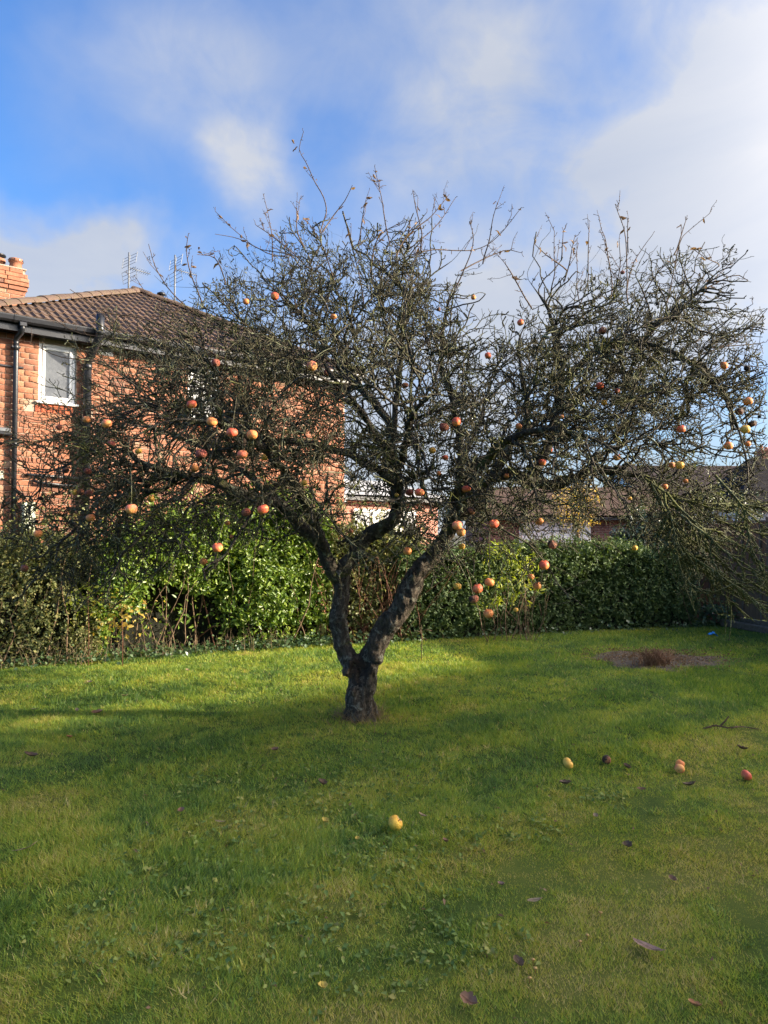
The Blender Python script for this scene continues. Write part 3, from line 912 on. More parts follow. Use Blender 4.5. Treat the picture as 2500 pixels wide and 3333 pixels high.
def build_house_fittings():
    bp = M['black_plastic']
    # rain downpipe with a swan neck
    s_t, _ = wall_sh(66, 1060, 0.28); s_b, h_b = wall_sh(50, 1200, 0.07)
    s_l, _ = wall_sh(44, 1700, 0.07)
    s_b = (s_b + s_l) / 2
    h1 = wall_sh(60, 1105, 0.1)[1]
    y0, y1 = -0.30, -0.075
    dp = empty('downpipe', (0, 0, 0), 0, house)
    obj('pipe', tube_mesh('pipe', [(s_b + .03, y0, GUT_Z - 0.07), (s_b + .03, y0, GUT_Z - 0.16), (s_b + 0.02, y0 + .03, GUT_Z - 0.2), (s_b, y1 - .02, h1 + .02), (s_b, y1, h1 - 0.03), (s_b, y1, h1 - .12), (s_b, y1, 0.0)], 0.034, 12), bp, dp)
    obj('hopper', box_mesh('hopper', s_b - .015, s_b + .075, y0 - .045, y0 + .045, GUT_Z - 0.13, GUT_Z - 0.07, .008), bp, dp)
    for h in (h1 - 0.10, h1 - 1.4, 1.2):
        obj('pipe_clip', box_mesh('pipe_clip', s_b - .055, s_b + .055, y1 - .02, -0.013, h - .012, h + .012, .003), bp, dp)
        obj('collar', tube_mesh('collar', [(s_b, y1, h - .05), (s_b, y1, h + .05)], 0.038, 12), bp, dp)
    # soil vent pipe, offset under the eaves and open above the gutter
    s_v, _ = wall_sh(283, 1320, 0.09)
    s_u, h_u = wall_sh(320, 1090, 0.42)
    h_top = wall_sh(322, 1024, 0.42)[1]
    h_lo = wall_sh(290, 1175, 0.12)[1]
    sp = empty('soil_pipe', (0, 0, 0), 0, house)
    yo, yi = -0.42, -0.10
    obj('pipe', tube_mesh('pipe', [(s_v, yi, 0.0), (s_v, yi, h_lo - .04), (s_v + .01, yi - .03, h_lo + .02), (s_v + .06, yo + .04, h_u - 0.05), (s_v + .07, yo, h_u + .02), (s_v + .07, yo, h_top)], 0.055, 14), bp, sp)
    obj('collar', tube_mesh('collar', [(s_v + .07, yo, h_u - .0), (s_v + .07, yo, h_u + .07)], 0.062, 14), bp, sp)
    obj('collar', tube_mesh('collar', [(s_v, yi, h_lo - .12), (s_v, yi, h_lo - .04)], 0.062, 14), bp, sp)
    bm = bmesh.new()
    for i in range(5):
        a = math.pi * i / 5
        add_tube(bm, [(s_v + .07 - math.cos(a) * .05, yo - math.sin(a) * .05, h_top), (s_v + .07, yo, h_top + .03), (s_v + .07 + math.cos(a) * .05, yo + math.sin(a) * .05, h_top)], .004, 5)
    obj('cage', bm_mesh('cage', bm), bp, sp)
    # vent brick, waste pipes, meter box, lamps at the frame's edge
    s, h = wall_sh(342, 1143)
    v = obj('air_vent', box_mesh('air_vent', s - .11, s + .11, -.03, .0, h - .07, h + .07, .006), M['render_white'], house)
    for i in range(3): obj('slat', box_mesh('slat', s - .085, s + .085, -.04, -.028, h - .05 + i * .04, h - .03 + i * .04, .002), M['render_white'], v)
    wp = empty('waste_pipes', (0, 0, 0), 0, house)
    s0, h0 = wall_sh(88, 1545, .06); s1, h1_ = wall_sh(190, 1548, .06); _, h2 = wall_sh(110, 1566, .06)
    obj('pipe', tube_mesh('pipe', [(s0, 0.0, h0), (s0, -.06, h0), (s0 + .05, -.07, h0), (s1 + .3, -.07, h0 - .02)], .02, 8), bp, wp)
    obj('pipe', tube_mesh('pipe', [(s0 + .1, -.0, h0 - .06), (s0 + .1, -.06, h2), (s0 + .15, -.07, h2 - .02), (s1 + .3, -.07, h2 - .05)], .02, 8), bp, wp)
    s0, h0 = wall_sh(70, 1730, .08); s1, h1_ = wall_sh(116, 1634, .08)
    mb = obj('meter_box', box_mesh('meter_box', s0, s1, -.1, .0, h1_ - .55, h1_, .012), M['meter'], house)
    obj('door', box_mesh('door', s0 + .02, s1 - .02, -.112, -.1, h1_ - .52, h1_ - .03, .004), M['meter'], mb)
    s0, h0 = wall_sh(2, 1400, .12)
    lp = obj('bulkhead_lamp', box_mesh('bulkhead_lamp', s0 - .12, s0 + .11, -.2, -.0, h0 - .03, h0 + .03, .015), M['metal'], house)
    obj('lamp_base', box_mesh('lamp_base', s0 - .13, s0 + .12, -.21, -.0, h0 - .06, h0 - .033, .004), bp, lp)
    s0, h0 = wall_sh(0, 1546, .06)
    obj('junction_box', box_mesh('junction_box', s0 - .05, s0 + .045, -.07, 0, h0 - .06, h0 + .06, .01), M['meter'], house)
    s0, h0 = wall_sh(30, 1190, .05); s1, _ = wall_sh(78, 1193, .05)
    obj('cable_bracket', box_mesh('cable_bracket', s0 - .18, s1, -.035, -.014, h0 - .012, h0 + .012, .003), bp, house)
    # chimney behind the left hip
    def loc(p):
        q = p - HL
        return Vector((q.dot(UX), q.dot(BK), q.z))
    e = loc(P(82, 950, 12.7)); zt = P(82, 882, 12.7).z
    ch = empty('chimney', (e.x, e.y, 0), 0, house)
    W, D = 0.92, 0.62
    obj('core', box_mesh('core', -W + .008, -.008, .008, D, 4.6, zt - .01), M['mortar'], ch)
    pr = brick_proto('chimney_brick', 0.213, 0.066, 0.05, 5); pr.materials.append(M['brick'])
    z = zt - 0.035; r = 0
    while z > 5.3:
        off = {0: 0.012, 1: 0.03, 2: 0.05, 3: 0.05, 4: 0.03}.get(r, 0.0)
        xo = 0.1125 if r % 2 else 0.0
        x = -W - off - xo * .5
        while x < off - 0.06:
            xx = min(x + 0.1065, off - 0.1065)
            obj('brick', pr, None, ch, (xx, -off - .004, z)); x += 0.225
        y = -off + (0.1 if r % 2 else 0.21)
        while y < D + off:
            o = obj('brick', pr, None, ch, (off + .004, min(y, D + off - .1), z), (0, 0, math.pi / 2)); y += 0.225
        z -= 0.0785; r += 1
    obj('flaunching', box_mesh('flaunching', -W - .02, .02, -.02, D + .02, zt + .001, zt + .03, .012), M['mortar'], ch)
    def pot(x, y, h, cowl):
        p = empty('chimney_pot', (x, y, zt + .025), 0, ch)
        bm = bmesh.new()
        add_tube(bm, [(0, 0, 0), (0, 0, .03), (0, 0, .05), (0, 0, h - .06), (0, 0, h - .055), (0, 0, h)], [.135, .135, .112, .1, .122, .118], 18)
        obj('pot', bm_mesh('pot', bm, True), M['terracotta'], p)
        if cowl:
            obj('cowl', tube_mesh('cowl', [(0, 0, h + .06), (0, 0, h + .085), (0, 0, h + .11)], [.13, .12, .02], 16), bp, p)
            obj('post', tube_mesh('post', [(0, 0, h - .02), (0, 0, h + .07)], .05, 8), bp, p)
        else:
            bm = bmesh.new()
            for i in range(10):
                a = 6.283 * i / 10
                add_box(bm, -.012, .012, -.006, .006, -.012, .012, Matrix.Translation((math.cos(a) * .12, math.sin(a) * .12, h - .03)) @ Matrix.Rotation(a, 4, 'Z'))
            obj('vent_holes', bm_mesh('vent_holes', bm), bp, p)
    q = loc(P(51, 880, 12.9)); pot(q.x - e.x, q.y - e.y, .26, False)
    q = loc(P(-6, 880, 12.9)); pot(q.x - e.x, q.y - e.y, .27, True)
    # roof ventilator behind the right hip
    q = loc(P(525, 955, 13.6))
    rv = empty('roof_ventilator', (q.x, q.y, q.z - .12), 0, house)
    obj('stem', tube_mesh('stem', [(0, 0, -.4), (0, 0, .1)], .05, 10), bp, rv)
    obj('cap', tube_mesh('cap', [(0, 0, .09), (0, 0, .12), (0, 0, .15)], [.085, .08, .02], 12), bp, rv)
build_house_fittings()

def tv_aerial(px, ytop, ybot, Y, label, yaw):
    b = P(px, ybot + 60, Y); t = P(px, ytop, Y)
    root = empty('tv_aerial', (b.x, b.y, b.z), yaw)
    H = t.z - b.z
    obj('mast', tube_mesh('mast', [(0, 0, 0), (0, 0, H)], .016, 8), M['metal'], root)
    # two wire-mesh reflector panels above and below the boom, then the boom with its directors
    zc = H - 0.30
    for s in (-1, 1):
        bm = bmesh.new()
        for i in range(4):
            z = zc + s * (0.05 + i * 0.068); x = 0.02 + abs(z - zc) * 0.25
            add_tube(bm, [(x - .03, -.19, z + .03), (x - .03, .19, z - .03)], .0038, 5)
        for yy in (-.19, 0.0, .19):
            z0, z1 = zc + s * 0.045, zc + s * 0.265
            add_tube(bm, [(0.02 + .0 - .02, yy, z0 - yy * .16), (0.06 - .02, yy, z1 - yy * .16)], .005, 5)
        obj('reflector', bm_mesh('reflector', bm), M['metal'], root)
    bm_ = obj('boom', tube_mesh('boom', [(0, 0, zc), (.55, 0, zc + .05)], .009, 6), M['metal'], root)
    for i in range(9):
        x = .08 + i * .055
        bm = bmesh.new()
        for a in (-1, 1):
            add_tube(bm, [(x, -.05, zc + .05 * x / .55 + .028 * a), (x, 0, zc + .05 * x / .55), (x, .05, zc + .05 * x / .55 + .028 * a)], .004, 5)
        obj('director', bm_mesh('director', bm), M['metal'], bm_)
    tag(root, label, 'aerial', 'tv aerials on the house roof')
tv_aerial(418, 822, 925, 13.9, 'grid-backed television aerial on its mast directly behind the roof apex', math.radians(62))
tv_aerial(568, 830, 972, 14.4, 'grid-backed television aerial right of the roof apex, behind the outer twigs', math.radians(55))

# ------------------------------------------------------------------ buildings behind
def box_house(name, label, x0, x1, y0, y1, eave, ridge, wall_m, roof_m, rz=0.0, overhang=0.25, hip=0.0):
    """wall box with a pitched roof, ridge along x; returns the root (local origin at x0,y0)"""
    root = empty(name, (x0, y0, 0), rz)
    W, D = x1 - x0, y1 - y0
    bm = bmesh.new()
    t = 0.2
    add_box(bm, 0, W, 0, t, 0, eave); add_box(bm, 0, W, D - t, D, 0, eave)
    add_box(bm, 0, t, t + .002, D - t - .002, 0, eave); add_box(bm, W - t, W, t + .002, D - t - .002, 0, eave)
    if hip == 0:
        for x in (0.0, W):
            bm.faces.new([bm.verts.new(v) for v in ((x, 0.02, eave), (x, D - .02, eave), (x, D / 2, ridge - .06))])
    obj('wall', bm_mesh('wall', bm), wall_m, root)
    o = overhang
    bm = bmesh.new()
    ze = eave - o * (ridge - eave) / (D / 2) + .02
    for dz in (0.0, 0.07):
        A, B = (-o, -o, ze + dz), (W + o, -o, ze + dz)
        C, E = (W + o, D + o, ze + dz), (-o, D + o, ze + dz)
        R0, R1 = (-o + hip, D / 2, ridge + dz), (W + o - hip, D / 2, ridge + dz)
        v = [bm.verts.new(q) for q in (A, B, C, E, R0, R1)]
        for q in ((0, 1, 5, 4), (2, 3, 4, 5), (1, 2, 5), (3, 0, 4)):
            if hip == 0 and len(q) == 3: continue
            bm.faces.new([v[i] for i in q])
    obj('roof', bm_mesh('roof', bm), roof_m, root)
    obj('gutter', box_mesh('gutter', -o, W + o, -o - .09, -o - .005, ze - .09, ze + .0, .01), M['black_plastic'], root)
    tag(root, label, 'house')
    return root
def far_window(root, x0, x1, z0, z1, nm, y=0.0, pane='pane'):
    w = empty('window', (x0, y, z0), 0, root)
    W, H = x1 - x0, z1 - z0; f = 0.085
    bm = bmesh.new()
    for (a, b, c, d) in ((0, f, 0, H), (W - f, W, 0, H), (f, W - f, 0, f), (f, W - f, H - f, H)): add_box(bm, a, b, -.06, -.003, c, d)
    obj('frame', bm_mesh('frame', bm), M['upvc'], w)
    for i in range(1, nm):
        obj('mullion', box_mesh('mullion', W * i / nm - .035, W * i / nm + .035, -.055, -.003, f + .001, H - f - .001), M['upvc'], w)
    obj('pane', box_mesh('pane', f, W - f, -.03, -.004, f, H - f), M[pane], w)
    return w

def build_background():
    def X(px, Y): return (px - 1250) / FPX * Y
    def Z(py, Y): return P(1250, py, Y).z
    # low brick building straight behind the trunk
    Y = 18.0
    x0 = X(1040, Y)
    def along(px):
        q = (px - 1250) / FPX
        return (q * Y - x0) / (UX.x - q * UX.y)
    b = box_house('brick_bungalow', 'low red brick building with white window, seen behind the trunk', x0, x0 + along(1425), Y, Y + 5, 2.55, 3.15, M['brick_far'], M['lead'], UA)
    for (p0, p1) in ((1147, 1217), (1221, 1304), (1310, 1350)):
        far_window(b, along(p0), along(p1), 1.0, 2.22, 1, 0.0, 'net')
    obj('gutter_end', box_mesh('gutter_end', -.3, along(1100), -.42, -.36, 2.36, 2.55, .01), M['lead'], b)
    # garage
    Y = 23.0
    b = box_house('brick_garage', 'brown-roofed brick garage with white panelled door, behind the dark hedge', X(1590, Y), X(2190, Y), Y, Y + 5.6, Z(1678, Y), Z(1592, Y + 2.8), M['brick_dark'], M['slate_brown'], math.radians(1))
    x0 = X(1590, Y)
    d = empty('garage_door', (X(1693, Y) - x0, -.01, 0), 0, b)
    W = X(1919, Y) - X(1693, Y); H = Z(1694, Y)
    n = 6
    for i in range(n):
        obj('panel', box_mesh('panel', 0.05, W - .05, -.05, 0, H * i / n + .008, H * (i + 1) / n - .012, .012), M['garage_white'], d)
    bm = bmesh.new()
    add_box(bm, -.04, .045, -.03, 0, 0, H + .04); add_box(bm, W - .045, W + .04, -.03, 0, 0, H + .04); add_box(bm, .05, W - .05, -.03, 0, H, H + .04)
    obj('frame', bm_mesh('frame', bm), M['upvc'], d)
    # slate roofs at the right edge
    Y = 31
    b = box_house('slate_house', 'distant house with long purple slate roof, behind the fence at the right', X(2120, Y), X(2640, Y), Y, Y + 7, Z(1640, Y), Z(1519, Y + 3.5), M['render_white'], M['slate'], math.radians(3))
    for px in (2300, 2420): far_window(b, X(px, Y) - X(2120, Y), X(px + 60, Y) - X(2120, Y), 1.0, 2.2, 2)
    Y = 27
    b = box_house('slate_cottage', 'nearer dark slate roofed house cut by the right edge of the picture', X(2430, Y), X(2900, Y), Y, Y + 6, Z(1640, Y), Z(1500, Y + 3), M['render_white'], M['slate_dark'], math.radians(-4), 0.25, 1.6)
    ch = empty('chimney', (X(2468, Y + 3) - X(2430, Y), 3.2, 0), 0, b)
    zt = Z(1462, Y + 3)
    obj('stack', box_mesh('stack', 0, .62, 0, .5, 2.5, zt - .1), M['brick_orange'], ch)
    obj('cap', box_mesh('cap', -.05, .67, -.05, .55, zt - .1, zt, .01), M['brick_orange'], ch)
    for i in range(3): obj('chimney_pot', tube_mesh('chimney_pot', [(.1 + .2 * i, .25, zt), (.1 + .2 * i, .25, zt + (.2 if i == 0 else .12))], [.075, .065], 10), M['terracotta'], ch)
    # the house row out of frame on the right that shades the near lawn
    n_off, u0, u1, ridge = 8.45, 1.5, 46.0, 6.15
    nv = -BK
    dpt = 7.0
    org = nv * (n_off + dpt / 2) + UX * u0
    b = box_house('terraced_house', 'long brick terrace standing out of frame to the right of the camera', 0, u1 - u0, 0, dpt, 4.6, ridge, M['brick_far'], M['slate_brown'], UA, 0.3)
    b.location = org
    for i in range(6):
        for z in (1.0, 3.2): far_window(b, 2 + i * 6.8, 3.4 + i * 6.8, z, z + 1.1, 2)
build_background()

# ------------------------------------------------------------------ fence at the right
def build_fence():
    a = G(2374, 2033); c = G(2500, 2054)
    d = (c - a).normalized()
    s0 = a - d * 1.25
    L = 6.6
    root = empty('closeboard_fence', (s0.x, s0.y, 0), math.atan2(d.y, d.x))
    tag(root, 'tall dark brown closeboard timber fence at the right end of the hedge', 'fence')
    # local x along the fence; the garden side faces local -y when walking towards the camera
    side = -1 if (Matrix.Rotation(root.rotation_euler.z, 3, 'Z') @ Vector((0, -1, 0))).x < 0 else 1
    bm = bmesh.new()
    add_box(bm, 0, 0.142, -.006, .006, 0.16, 1.74, Matrix.Rotation(0.05, 4, 'Z'))
    board = bm_mesh('board', bm); board.materials.append(M['fence'])
    x = 0.0
    while x < L:
        obj('board', board, None, root, (x, side * .012, random.uniform(-.01, .01)), (0, random.uniform(-.006, .006), 0)); x += 0.128
    post = box_mesh('post', -.05, .05, -.05, .05, 0, 1.82, .006); post.materials.append(M['fence_grey'])
    strip = box_mesh('cover_strip', -.016, .016, -.012, .012, 0.16, 1.72, .003); strip.materials.append(M['fence_grey'])
    for i in range(4): obj('post', post, None, root, (-.06 + i * 2.2, -side * .03, 0))
    for i in range(14): obj('cover_strip', strip, None, root, (.45 + i * .384, side * .032, random.uniform(-.03, 0)))
    for z in (.4, 1.0, 1.6): obj('rail', box_mesh('rail', 0, L, -.03, .03, z - .04, z + .04), M['fence'], root, (0, -side * .05, 0))
    obj('top_rail', box_mesh('top_rail', -.06, L, -.035, .035, 1.742, 1.775, .004), M['fence_grey'], root, (0, 0, 0))
    obj('gravel_board', box_mesh('gravel_board', .3, L, -.02, .02, 0, .155, .006), M['fence_grey'], root, (0, side * .04, 0))
    # a timber sleeper edging on the lawn side
    s = G(2362, 2037); e = G(2560, 2073)
    v = e - s; o = obj('timber_edging', box_mesh('timber_edging', 0, v.length * 1.6, -.05, .05, 0, .11, .012), M['fence_grey'], None, (s.x - .05, s.y, 0), (0, 0, math.atan2(v.y, v.x)))
    tag(o, 'low grey timber edging on the lawn at the foot of the fence', 'edging')
build_fence()

# ------------------------------------------------------------------ hedges and shrubs
M['privet'] = leaf_mat('privet_leaf', [(0.045, 0.085, 0.018), (0.1, 0.175, 0.025), (0.17, 0.26, 0.035), (0.3, 0.36, 0.065)], 0.38, 0.3, 0.55)
M['dark_hedge'] = leaf_mat('dark_hedge_leaf', [(0.045, 0.075, 0.03), (0.085, 0.135, 0.048), (0.15, 0.205, 0.075)], 0.55, 0.22, 0.25)
M['scrub'] = leaf_mat('scrub_leaf', [(0.08, 0.11, 0.04), (0.15, 0.18, 0.065), (0.24, 0.25, 0.1), (0.34, 0.29, 0.1)], 0.5, 0.3)
M['yellow_leaf'] = leaf_mat('yellow_leaf', [(0.14, 0.19, 0.02), (0.25, 0.3, 0.03), (0.36, 0.38, 0.05)], 0.4, 0.45)
M['autumn'] = leaf_mat('autumn_leaf', [(0.3, 0.17, 0.03), (0.45, 0.3, 0.05), (0.5, 0.4, 0.1)], 0.5, 0.4)
M['laurel'] = leaf_mat('laurel_leaf', [(0.035, 0.06, 0.04), (0.06, 0.095, 0.06), (0.1, 0.14, 0.085)], 0.35, 0.18, 0.6)
M['olive'] = leaf_mat('olive_leaf', [(0.055, 0.07, 0.03), (0.1, 0.12, 0.05), (0.17, 0.18, 0.08)], 0.45, 0.3)
M['ivy'] = leaf_mat('ivy_leaf', [(0.03, 0.06, 0.025), (0.06, 0.11, 0.04), (0.12, 0.17, 0.07)], 0.35, 0.2, 0.6)
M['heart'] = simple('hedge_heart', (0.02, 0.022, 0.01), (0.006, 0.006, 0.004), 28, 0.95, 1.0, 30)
M['stem'] = simple('dry_stem', (0.2, 0.13, 0.075), (0.08, 0.05, 0.03), 14, 0.9)
M['straw'] = simple('dry_straw', (0.36, 0.28, 0.16), (0.2, 0.14, 0.08), 14, 0.9)
M['dryfoot'] = simple('dry_foot', (0.34, 0.22, 0.1), (0.2, 0.13, 0.06), 14, 0.9)
M['fern'] = simple('dead_fern', (0.3, 0.16, 0.085), (0.15, 0.08, 0.045), 20, .9)
M['redstem'] = simple('bramble_stem', (0.22, 0.085, 0.045), (0.1, 0.05, 0.03), 9, 0.8)

def hedge(name, label, cat, pts, thick, n_leaf, size, mat, stems=40, aspect=0.5, gap=None, seed=1, bulge=0.22, top_loose=0.12, stem_mat='stem', group=None, low=0.0, loose=0.06, stem_r=0.008, core=0.0):
    """pts: list of (x, y, height) along the front foot. Leaves in a front shell, a top shell and the inside."""
    r = np.random.default_rng(seed)
    pts = np.array(pts, float)
    seg = np.hypot(np.diff(pts[:, 0]), np.diff(pts[:, 1])); S_ = np.concatenate([[0], np.cumsum(seg)])
    L = S_[-1]
    def frame(s):
        x = np.interp(s, S_, pts[:, 0]); y = np.interp(s, S_, pts[:, 1]); h = np.interp(s, S_, pts[:, 2])
        e = 0.15
        tx = np.interp(s + e, S_, pts[:, 0]) - np.interp(s - e, S_, pts[:, 0]); ty = np.interp(s + e, S_, pts[:, 1]) - np.interp(s - e, S_, pts[:, 1])
        l = np.hypot(tx, ty) + 1e-9
        return x, y, h, -ty / l, tx / l          # inward (away from the camera) normal
    root = empty(name, (pts[len(pts) // 2, 0], pts[len(pts) // 2, 1], 0))
    off = np.array(root.location)
    n1, n2 = int(n_leaf * 0.55), int(n_leaf * 0.2)
    n3 = n_leaf - n1 - n2
    C, N = [], []
    for kind, n in (('front', n1), ('top', n2), ('in', n3)):
        s = r.random(n) * L
        x, y, h, ix, iy = frame(s)
        hh = h * (0.93 + 0.14 * vnoise(s, s * 0, 3.1, seed + 3)) + (vnoise(s, s * 0, 9, seed + 4) - .5) * .08
        if kind == 'front':
            z = low * h + (1 - low) * hh * r.random(n) ** 0.9
            t = bulge * (vnoise(s, z, 1.6, seed) + 0.5 * vnoise(s, z, 5, seed + 1)) * 0.8 + r.exponential(loose, n)
            t += 0.12 * np.clip((z / hh - 0.8) / 0.2, 0, 1) ** 2 + 0.15 * np.clip((0.2 - z / hh) / 0.2, 0, 1)
            nn = np.stack([-ix, -iy, np.full(n, 0.45)], 1)
        elif kind == 'top':
            t = r.random(n) * thick
            z = hh - r.exponential(0.05, n) + np.abs(r.normal(0, top_loose, n)) * (r.random(n) < 0.4)
            nn = np.stack([-ix * .3, -iy * .3, np.ones(n)], 1)
        else:
            t = 0.1 + r.random(n) * (thick - .1); z = low * h + (1 - low) * hh * r.random(n)
            nn = r.normal(0, 1, (n, 3))
        c = np.stack([x + ix * t, y + iy * t, np.maximum(z, 0.02)], 1)
        if kind != 'in':                     # most outer leaves sit along short shoots
            gk = 9; m_ = (n // gk) * gk
            hd = np.repeat(c[:m_:gk], gk, axis=0)
            s[:m_] = np.repeat(s[:m_:gk], gk)
            ax = unit(np.repeat(nn[:m_:gk] + r.normal(0, .7, (m_ // gk, 3)) + np.array([0, 0, .35]), gk, axis=0))
            sd_ = unit(np.cross(ax, r.normal(0, 1, (m_, 3))))
            k_ = np.tile(np.arange(gk) / gk, m_ // gk)[:, None]
            c[:m_] = hd + ax * (k_ - .55) * size * 3.2 + sd_ * size * .4
            nn[:m_] = nn[:m_] * .5 + sd_ * .6 + ax * .3
            c[:, 2] = np.maximum(c[:, 2], .02); z = c[:, 2]
        if gap is not None:
            kp = gap(s / L, z, r) ; c = c[kp]; nn = nn[kp]
        C.append(c); N.append(nn)
    C = np.concatenate(C) - off; N = np.concatenate(N)
    V, F, rnd = leaf_cloud(C, N, size, aspect, 0.22, 0.75, seed)
    tag(obj('foliage', arr_mesh('foliage', V, F, False, {'rnd': rnd}), M[mat], root), kind='stuff')
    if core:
        # the dense heart of the hedge: lumpy twig mass, near black as painted inner shade
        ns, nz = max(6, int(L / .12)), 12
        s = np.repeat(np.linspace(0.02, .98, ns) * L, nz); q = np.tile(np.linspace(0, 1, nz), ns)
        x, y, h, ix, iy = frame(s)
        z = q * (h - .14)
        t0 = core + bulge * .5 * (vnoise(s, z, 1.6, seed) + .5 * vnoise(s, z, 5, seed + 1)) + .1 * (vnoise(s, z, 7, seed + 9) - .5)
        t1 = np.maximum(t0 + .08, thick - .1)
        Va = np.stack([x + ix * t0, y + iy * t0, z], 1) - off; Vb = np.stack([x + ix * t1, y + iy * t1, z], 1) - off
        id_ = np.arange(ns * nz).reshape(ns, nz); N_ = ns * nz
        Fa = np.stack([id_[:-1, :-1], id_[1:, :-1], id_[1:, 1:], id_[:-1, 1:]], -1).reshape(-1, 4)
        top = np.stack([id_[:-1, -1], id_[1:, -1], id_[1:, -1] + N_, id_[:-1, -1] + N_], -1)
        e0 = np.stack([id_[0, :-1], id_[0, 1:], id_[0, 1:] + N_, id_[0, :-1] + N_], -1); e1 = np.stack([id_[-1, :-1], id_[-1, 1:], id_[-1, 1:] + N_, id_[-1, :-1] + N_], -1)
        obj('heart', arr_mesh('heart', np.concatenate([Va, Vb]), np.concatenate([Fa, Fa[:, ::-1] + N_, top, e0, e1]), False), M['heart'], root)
    if stems:
        s = r.random(stems) * L
        x, y, h, ix, iy = frame(s)
        t = 0.12 + r.random(stems) * (thick - .15)
        k = 6
        u = np.linspace(0, 1, k)[None, :]
        x0 = x + ix * t; y0 = y + iy * t
        lean = r.normal(0, 0.5 if stem_mat == 'redstem' else 0.25, (stems, 2))
        Pn = np.stack([x0[:, None] + lean[:, :1] * u + r.normal(0, .025, (stems, k)), y0[:, None] + lean[:, 1:] * .6 * u + r.normal(0, .025, (stems, k)), (h * r.uniform(.5, .98, stems))[:, None] * u - 0.03], -1) - off
        Rn = (stem_r * r.uniform(.6, 1.7, stems))[:, None] * (1 - .7 * u)
        V, F = tube_batch(Pn, Rn, 4)
        tag(obj('stems', arr_mesh('stems', V, F, True), M[stem_mat], root), kind='stuff')
    tag(root, label, cat, group)
    return root

def fp(px, py_foot, py_top, back=0.25):
    g = G(px, py_foot)
    return (g.x, g.y, P(px, py_top, g.y + back).z)

hedge('mixed_shrub', 'scrubby grey-green bush tangled with brown stems at the far left', 'shrub',
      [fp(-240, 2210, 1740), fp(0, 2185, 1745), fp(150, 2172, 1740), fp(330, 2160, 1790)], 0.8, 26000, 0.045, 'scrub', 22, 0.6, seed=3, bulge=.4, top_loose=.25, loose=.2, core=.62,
      gap=lambda s, z, r: r.random(len(s)) < np.clip(0.25 + vnoise(s * 2, z, 3.2, 71) * 1.0, 0, 1))
def privet_gap(s, z, r):
    # thin, gappy foot on the left half with a dark hollow
    d = np.hypot((s - 0.31) / 0.24, (z - 0.4) / 0.5) + (vnoise(s * 5, z, 2.5, 9) - .5) * .6
    foot = (z < 0.25 + 0.1 * vnoise(s * 5, z, 2, 4)) & (r.random(len(s)) < 0.75)
    return ((d > 1) | (r.random(len(s)) < 0.06)) & ~foot
hedge('privet_hedge', 'sunlit bright green privet hedge left of the apple trunk', 'hedge',
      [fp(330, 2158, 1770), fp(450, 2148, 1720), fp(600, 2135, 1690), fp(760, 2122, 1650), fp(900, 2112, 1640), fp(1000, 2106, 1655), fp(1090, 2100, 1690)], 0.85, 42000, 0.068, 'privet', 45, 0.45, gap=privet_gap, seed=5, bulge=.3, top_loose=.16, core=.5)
hedge('bramble_tangle', 'tangle of red-brown bramble stems with few leaves, behind the tree fork', 'bramble',
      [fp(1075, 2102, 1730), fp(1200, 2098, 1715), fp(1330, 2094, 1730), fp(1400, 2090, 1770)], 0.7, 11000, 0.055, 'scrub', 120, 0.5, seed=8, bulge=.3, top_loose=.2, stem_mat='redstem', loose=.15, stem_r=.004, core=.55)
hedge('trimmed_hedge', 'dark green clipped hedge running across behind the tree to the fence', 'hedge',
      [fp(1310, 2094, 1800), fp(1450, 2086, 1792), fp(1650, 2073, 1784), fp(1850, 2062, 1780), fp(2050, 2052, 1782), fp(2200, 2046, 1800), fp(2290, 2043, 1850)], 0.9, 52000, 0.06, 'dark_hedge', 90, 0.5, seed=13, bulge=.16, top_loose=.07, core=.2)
g1, g2 = P(1590, 2000, 10.0), P(1770, 2000, 10.2)
hedge('golden_shrub', 'spray of sunlit yellow-green leaves against the dark hedge', 'shrub',
      [(g1.x, g1.y, 1.3), ((g1.x + g2.x) / 2, 10.1, 1.42), (g2.x, g2.y, 1.15)], 0.3, 460, 0.09, 'yellow_leaf', 26, 0.24, seed=21, bulge=.2, low=.35, loose=.08, stem_r=.004)
g1, g2 = P(2050, 1800, 12.6), P(2240, 1800, 12.9)
hedge('laurel_bush', 'dark blue-green laurel bush rising over the hedge beside the fence end', 'shrub',
      [(g1.x, g1.y, 1.55), ((g1.x + g2.x) / 2, 12.75, 1.85), (g2.x, g2.y, 1.7)], 0.8, 3600, 0.075, 'laurel', 30, 0.5, seed=22, bulge=.4, low=.3, core=.3)
for (pa, pb, Y, zt, nm, mt, n, sd, lb) in ((2225, 2420, 14.6, 2.55, 'olive_shrub', 'olive', 5200, 31, 'tall olive-green shrub behind the fence, below the slate roof'),
                                     (2400, 2520, 14.0, 2.1, 'leafy_shrub', 'laurel', 3200, 33, 'dark leafy shrub behind the fence at the right edge'),
                                     (2030, 2150, 15.5, 2.2, 'pale_shrub', 'olive', 2600, 35, 'pale olive shrub between the garage roof and the laurel')):
    g1, g2 = P(pa, 1700, Y), P(pb, 1700, Y)
    hedge(nm, lb, 'shrub', [(g1.x, Y, zt * .7), (g1.x * .6 + g2.x * .4, Y - .1, zt), (g2.x, Y, zt * .85)], 0.9, n, 0.06, mt, 30, .5, seed=sd, bulge=.6, top_loose=.25, loose=.15)

